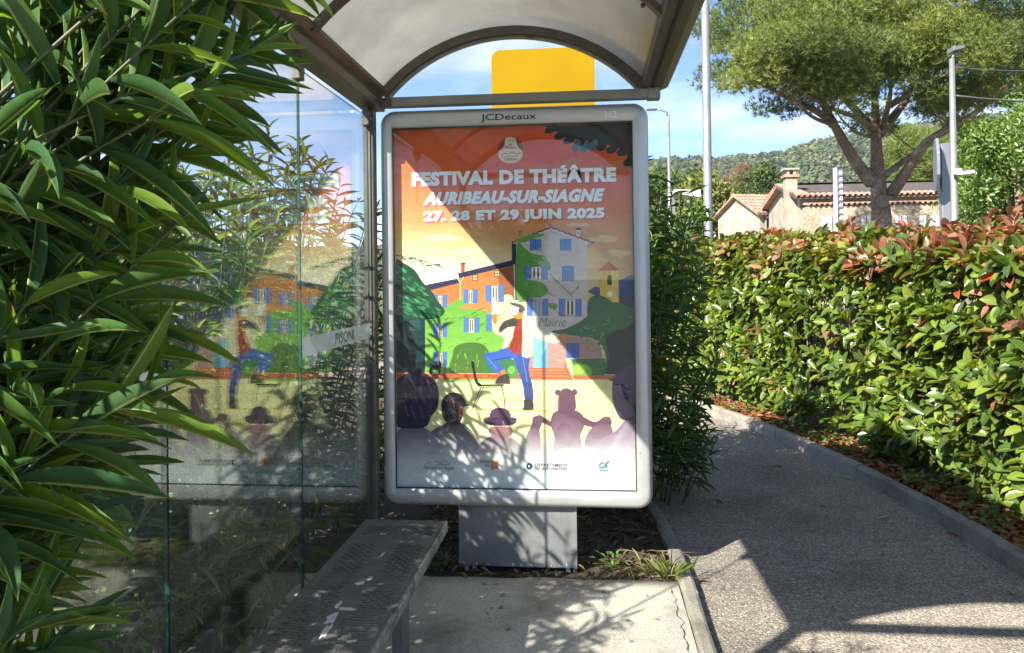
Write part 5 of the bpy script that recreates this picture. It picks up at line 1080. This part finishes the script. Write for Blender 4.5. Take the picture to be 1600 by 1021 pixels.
def low(u):                      # lower outline of the crown across the tree
    return np.interp(u, [1060, 1085, 1110, 1150, 1200, 1240, 1290, 1330, 1370, 1420, 1470, 1540, 1620, 1800], [70, 110, 138, 148, 152, 170, 196, 176, 120, 130, 170, 180, 180, 150])
tries = 0
while len(clumps) < 280 and tries < 20000:
    tries += 1; d = unit(r, 1)[0]; q = r.random()**.35; p = CC_+d*q*np.array([RX, RY, RZ]); 
    u = 800+1200*((Vector(p)-Vector((0, 0, CAMH))).dot(_r2))/((Vector(p)-Vector((0, 0, CAMH))).dot(_f)); v = 421-1200*((Vector(p)-Vector((0, 0, CAMH))).dot(_u2))/((Vector(p)-Vector((0, 0, CAMH))).dot(_f))
    if v > low(u)-18 or u < 1088: continue
    if q < .72 and r.random() < .75: continue
    if v > 70 and 1310 < u < 1430 and p[1] < YT+.5 and r.random() < .6: continue
    if v < -340: continue
    clumps.append(p)
for e in ends:
    if r.random() < .32: clumps.append(e+np.array([r.normal(0, .4), r.normal(0, .4), .45+r.random()*.5]))
for e in tips:
    for q in range(3): clumps.append(e+np.array([r.normal(0, .3), r.normal(0, .3), r.normal(.12, .2)]))
P_, D_, L_s, C_ = [], [], [], []
for c in clumps:
    R_c = r.uniform(.42, .80); nt_ = 110; tc_ = c+unit(r, nt_)*r.random((nt_, 1))**.4*np.array([R_c, R_c, R_c*.5]); base_c = np.array([(.145, .185, .04), (.115, .155, .036), (.18, .21, .045), (.09, .125, .034)][r.integers(4)])
    for j in range(nt_):
        nn_ = 9; dd = unit(r, nn_)*.8+np.array([0, 0, .6])+(tc_[j]-c)/R_c*.7; P_.append(np.tile(tc_[j], (nn_, 1))); D_.append(dd); L_s.append(r.uniform(.10, .17, nn_)); C_.append(np.tile(base_c*r.uniform(.75, 1.3), (nn_, 1)))
P_ = np.concatenate(P_); D_ = np.concatenate(D_); L_s = np.concatenate(L_s); C_ = np.concatenate(C_); mass(P_, D_, unit(r, len(P_)), L_s, np.full(len(P_), .017), C_, NDL, 'pine_needle', pt, 'crown')
def leafy_tree(name, label, cat, c, rad, n, leaf, cols, seed, trunk_r=.1, temp=LAU_T[0], mat='laurel_leaf', lump=26, z0=0., parent=None, up=.5):
    r = np.random.default_rng(seed); R = root(name, (c[0], c[1], z0), label, cat); lc = []
    for k in range(lump): d = unit(r, 1)[0]; lc.append((np.array(c)+d*np.array(rad)*r.uniform(.55, .80), r.uniform(.22, .40)*min(rad)))
    per = n//lump; P_, D_, Nn = [], [], []
    for q, s_ in lc: d = unit(r, per); P_.append(q+d*s_*r.random((per, 1))**.3); D_.append(np.cross(d, unit(r, per))+d*.5+np.array([0, 0, up*.4])); Nn.append(d+np.array([0, 0, up]))
    P_ = np.concatenate(P_); k = len(P_); L_s = r.uniform(.7, 1.2, k)*leaf; C_ = np.array(cols)[r.integers(0, len(cols), k)]*r.uniform(.75, 1.3, (k, 1)); ok = P_[:, 2] > z0+.05
    mass(P_[ok], np.concatenate(D_)[ok], np.concatenate(Nn)[ok], L_s[ok], (L_s*.45)[ok], C_[ok], temp, mat, R, 'crown')
    m = MB(); limb(m, [(c[0], c[1], z0-.1), (c[0]+.05, c[1], z0+(c[2]-z0)*.5), (c[0], c[1]+.05, c[2]+rad[2]*.4)], trunk_r, trunk_r*.4); t = m.build('trunk', 'woody_stem', R, smooth=True)
    for q, s_ in lc[:10]: m = MB(); limb(m, [(c[0], c[1], z0+(c[2]-z0)*.6), (np.array(c)+q)/2-np.array([0, 0, .1]), q], trunk_r*.45, trunk_r*.12, 5); m.build('branch', 'woody_stem', R, smooth=True)
    return R
LAUC = [(.09, .16, .025), (.11, .19, .03), (.07, .125, .022), (.13, .21, .035)]
cc = wpt(1590, 300, 12.5); leafy_tree('laurel_tree', 'dense round laurel tree with bright green leaves beyond the photinia hedge', 'tree', cc, (1.15, 1.2, 1.5), 15000, .085, LAUC, 3, lump=60)
cc = wpt(1655, 290, 13.2); leafy_tree('laurel_tree', 'taller laurel tree crowding against the round laurel beyond the hedge', 'tree', cc, (1.2, 1.3, 1.9), 9000, .085, LAUC, 4, lump=50)
cc = wpt(1247, 348, 26); leafy_tree('garden_bush', 'rounded light green bush in front of the farmhouse gable', 'bush', (cc[0], 26, 1.35), (.85, .8, 1.25), 5200, .10, [(.12, .19, .04), (.10, .165, .035)], 5, .05, lump=40)
cc = wpt(1360, 348, 24); leafy_tree('garden_bush', 'small dark green bush at the foot of the pine trunk', 'bush', (cc[0], 24, 1.5), (.35, .35, .75), 1600, .09, [(.08, .14, .03)], 6, .04, lump=16)
cc = wpt(1130, 372, 24); leafy_tree('garden_bush', 'low green bush before the annex behind the hedge', 'bush', (cc[0], 24, 1.2), (.9, .8, .9), 3200, .10, [(.10, .165, .03), (.12, .18, .04)], 16, .05, lump=30)
cc = wpt(1438, 248, 41); leafy_tree('young_pine', 'young pine with yellowish green needles behind the umbrella pine trunk', 'tree', cc, (2.0, 1.6, 2.1), 16000, .36, [(.14, .19, .04), (.12, .17, .04)], 7, .12, (NDL[0]*np.array([1, .16, 1]), NDL[1], NDL[2]), 'pine_needle', 40, up=.9)
cc = wpt(1490, 262, 44); leafy_tree('dark_cypress', 'dark spreading conifer between the umbrella pine and the laurel trees', 'tree', cc, (4.0, 2.0, 3.2), 15000, .36, [(.05, .075, .022), (.06, .085, .026)], 8, .15, DIA, 'forest_leaf', 60)
cc = wpt(1160, 288, 62); leafy_tree('bare_tree', 'leafless reddish brown tree standing behind the annex roof', 'tree', cc, (2.4, 1.8, 1.5), 9000, .5, [(.20, .12, .085), (.17, .115, .085)], 9, .18, (NDL[0]*np.array([1, .14, 1]), NDL[1], NDL[2]), 'forest_leaf', 26, up=.8)
for k, (u, v, Y, s_) in enumerate(((1030, 322, 48, 2.6), (1075, 318, 52, 2.8), (1108, 322, 46, 2.3), (1195, 300, 60, 2.6), (1560, 250, 45, 3.6))):
    cc = wpt(u, v, Y); leafy_tree('broadleaf_tree', ('green tree beyond the oleander, next to the curved lamp post', 'green tree beyond the hedge, between the two street lamps', 'yellowish green tree behind the tall steel pole', 'dark green tree between annex and farmhouse roofs', 'tall dark tree behind the laurels')[k], 'tree', cc, (s_, s_*.8, s_*.9), 4200, .34, [(.075, .11, .03), (.06, .095, .028)] if k != 2 else [(.16, .17, .04), (.12, .15, .035)], 40+k, .15, DIA, 'forest_leaf', 34)

# ------------------------------------------------------------------ street furniture beyond the hedge
def pole(name, label, u, Y, vtop, r0, r1, cat='street lamp'):
    b = wpt(u, 380, Y); t = wpt(u, vtop, Y); R = root(name, (b[0], Y, 0), label, cat); MB().tube([(b[0], Y, -.05), (b[0], Y, 1.0), (b[0], Y, t[2])], [r0, r0*.97, r1], 14).build('pole', 'galvanised', R, smooth=True); return R, b[0], t[2]
R, x, z = pole('street_lamp', 'thick galvanised street lamp column rising above the end of the hedge', 1107, 13, -210, .078, .058)
MB().tube([(x, 13, z-.1), (x, 13, z+.25), (x-.35, 13, z+.45), (x-.9, 13, z+.5)], .03, 8).build('arm', 'galvanised', R, smooth=True); MB().box(x-1.4, x-.85, 12.9, 13.1, z+.45, z+.54).build('lamp_head', 'sign_back', R, bevel=.02)
for zz_ in (1.62, 1.9): MB().tube([(x-.1, 12.93, zz_), (x+.1, 12.93, zz_+.01)], .012, 6).build('strap', 'cable', R)
R, x, z = pole('street_lamp', 'slender street lamp with curved arm behind the oleander', 1047, 26, 182, .065, .045)
MB().tube([(x, 26, z-.05), (x-.06, 26, z+.14), (x-.24, 26, z+.22), (x-.42, 26, z+.25)], .03, 8).build('arm', 'galvanised', R, smooth=True); MB().box(x-.72, x-.38, 25.9, 26.1, z+.22, z+.28).build('lamp_head', 'sign_back', R, bevel=.02)
R, x, z = pole('street_lamp', 'street lamp with flat head and security camera near the laurel tree', 1492, 11, 92, .058, .034)
MB().tube([(x, 11, z-.02), (x+.03, 11, z+.06), (x+.09, 11, z+.1)], .02, 8).build('arm', 'galvanised', R, smooth=True)
MB().sweep([[(x-.02, 10.9, z+.08), (x-.02, 11.1, z+.08), (x-.02, 11.1, z+.15), (x-.02, 10.9, z+.15)], [(x+.14, 10.92, z+.12), (x+.14, 11.08, z+.12), (x+.14, 11.08, z+.16), (x+.14, 10.92, z+.16)]]).build('lamp_head', 'sign_back', R, bevel=.008)
q = wpt(1497, 271, 10.9); K_ = root('security_camera', (q[0], 10.9, q[2]-.08), 'small white security camera strapped to the street lamp by the laurel', 'camera')
MB().box(q[0]-.03, q[0]+.03, 10.84, 10.93, q[2]-.03, q[2]+.06).build('bracket', 'white_metal', K_, bevel=.006); MB().tube([(q[0]+.03, 10.84, q[2]-.01), (q[0]+.16, 10.80, q[2]+.0)], .027, 10).build('camera_body', 'white_metal', K_); MB().box(q[0]-.07, q[0]-.03, 10.86, 10.92, q[2]-.02, q[2]+.03).build('junction_box', 'white_metal', K_, bevel=.005)
for v0_, v1_, Y0_, ww in ((106, 104, 11, .008), (150, 155, 11, .014)):
    a = wpt(1494, v0_, 11); b = wpt(1720, v1_, 14); o = MB().tube([a+(b-a)*t+np.array([0, 0, -.25*t*(1-t)]) for t in np.linspace(0, 1, 9)], ww, 6).build('overhead_cable', 'cable', smooth=True); tag(o, ('thin upper cable running right from the lamp by the laurel', 'thicker lower twisted cable running right from the lamp by the laurel')[ww > .01], 'cable')
# traffic sign seen from behind
q = wpt(1476, 300, 8.2); S = root('traffic_sign', (q[0], 8.2, 0), 'grey traffic sign seen from behind at an angle on a square post', 'sign'); zt = wpt(1476, 225, 8.2)[2]
MB().box(q[0]-.042, q[0]+.042, 8.16, 8.24, 0, zt).build('post', 'galvanised', S, bevel=.006)
pc = wpt(1466, 256, 8.1); ang = math.radians(72); ca_, sa_ = math.cos(ang), math.sin(ang); R8 = .265
def sgn(d): return [(pc[0]+R8*math.cos(a)*ca_*.8-d*sa_, pc[1]+R8*math.cos(a)*sa_*.8+d*ca_, pc[2]-.02+R8*math.sin(a)*1.08) for a in np.arange(8)*math.pi/4+math.pi/8]
pl_ = MB().sweep([sgn(0), sgn(.03)]).build('plate', 'sign_back', S, bevel=.003)
for dz in (-.12, .12): MB().tube([(pc[0]-.005, pc[1], pc[2]+dz), (q[0]-.03, 8.2, pc[2]+dz)], .014, 6).build('clamp', 'cable', S)
# white pole with rungs
q = wpt(1310, 300, 15); zt = wpt(1310, 263, 15)[2]; S = root('utility_pole', (q[0], 15, 0), 'white notched utility pole standing between the bush and the pine trunk', 'pole')
for dx_, top in ((-.055, zt), (.04, zt-.06)): MB().box(q[0]+dx_-.028, q[0]+dx_+.028, 14.96, 15.04, 0, top).build('flange', 'white_metal', S, bevel=.005)
MB().box(q[0]-.03, q[0]+.014, 14.995, 15.005, 0, zt-.06).build('web', 'galvanised', S)
z = .6
while z < zt-.1: MB().box(q[0]-.026, q[0]+.055, 14.94, 14.958, z, z+.035).build('rung', 'sign_back', S); z += .12
# pale canopy edge by the oleander
q = wpt(1076, 303, 17); S = root('white_canopy', (q[0], 17, 0), 'white canopy roof edge showing just above the oleander bush', 'canopy')
MB().sweep([[(q[0]-.35, 16.6, q[2]+.06), (q[0]-.35, 18, q[2]+.1), (q[0]-.35, 18, q[2]+.02), (q[0]-.35, 16.6, q[2]-.02)], [(q[0]+.2, 16.6, q[2]+.04), (q[0]+.2, 18, q[2]+.06), (q[0]+.2, 18, q[2]-.06), (q[0]+.2, 16.6, q[2]-.12)]]).build('roof', 'white_metal', S)
for dx_ in (-.3, .08): MB().box(q[0]+dx_-.03, q[0]+dx_+.03, 17.2, 17.23, 0, q[2]-.05).build('post', 'sign_back', S)

# ------------------------------------------------------------------ air between here and the hill
hm = bpy.data.materials.new('air'); hm.use_nodes = True; hn = hm.node_tree; hn.nodes.clear(); ho = hn.nodes.new('ShaderNodeOutputMaterial'); hv = hn.nodes.new('ShaderNodeVolumePrincipled')
hv.inputs['Color'].default_value = (.86, .92, 1, 1); hv.inputs['Density'].default_value = .00028; hv.inputs['Anisotropy'].default_value = .2; hn.links.new(hv.outputs[0], ho.inputs['Volume'])
hz_ = MB().box(-950, 950, -260, 950, -14, 112).build('haze', hm, kind='stuff'); tag(hz_, 'thin bluish air between the street and the wooded hill', 'haze')
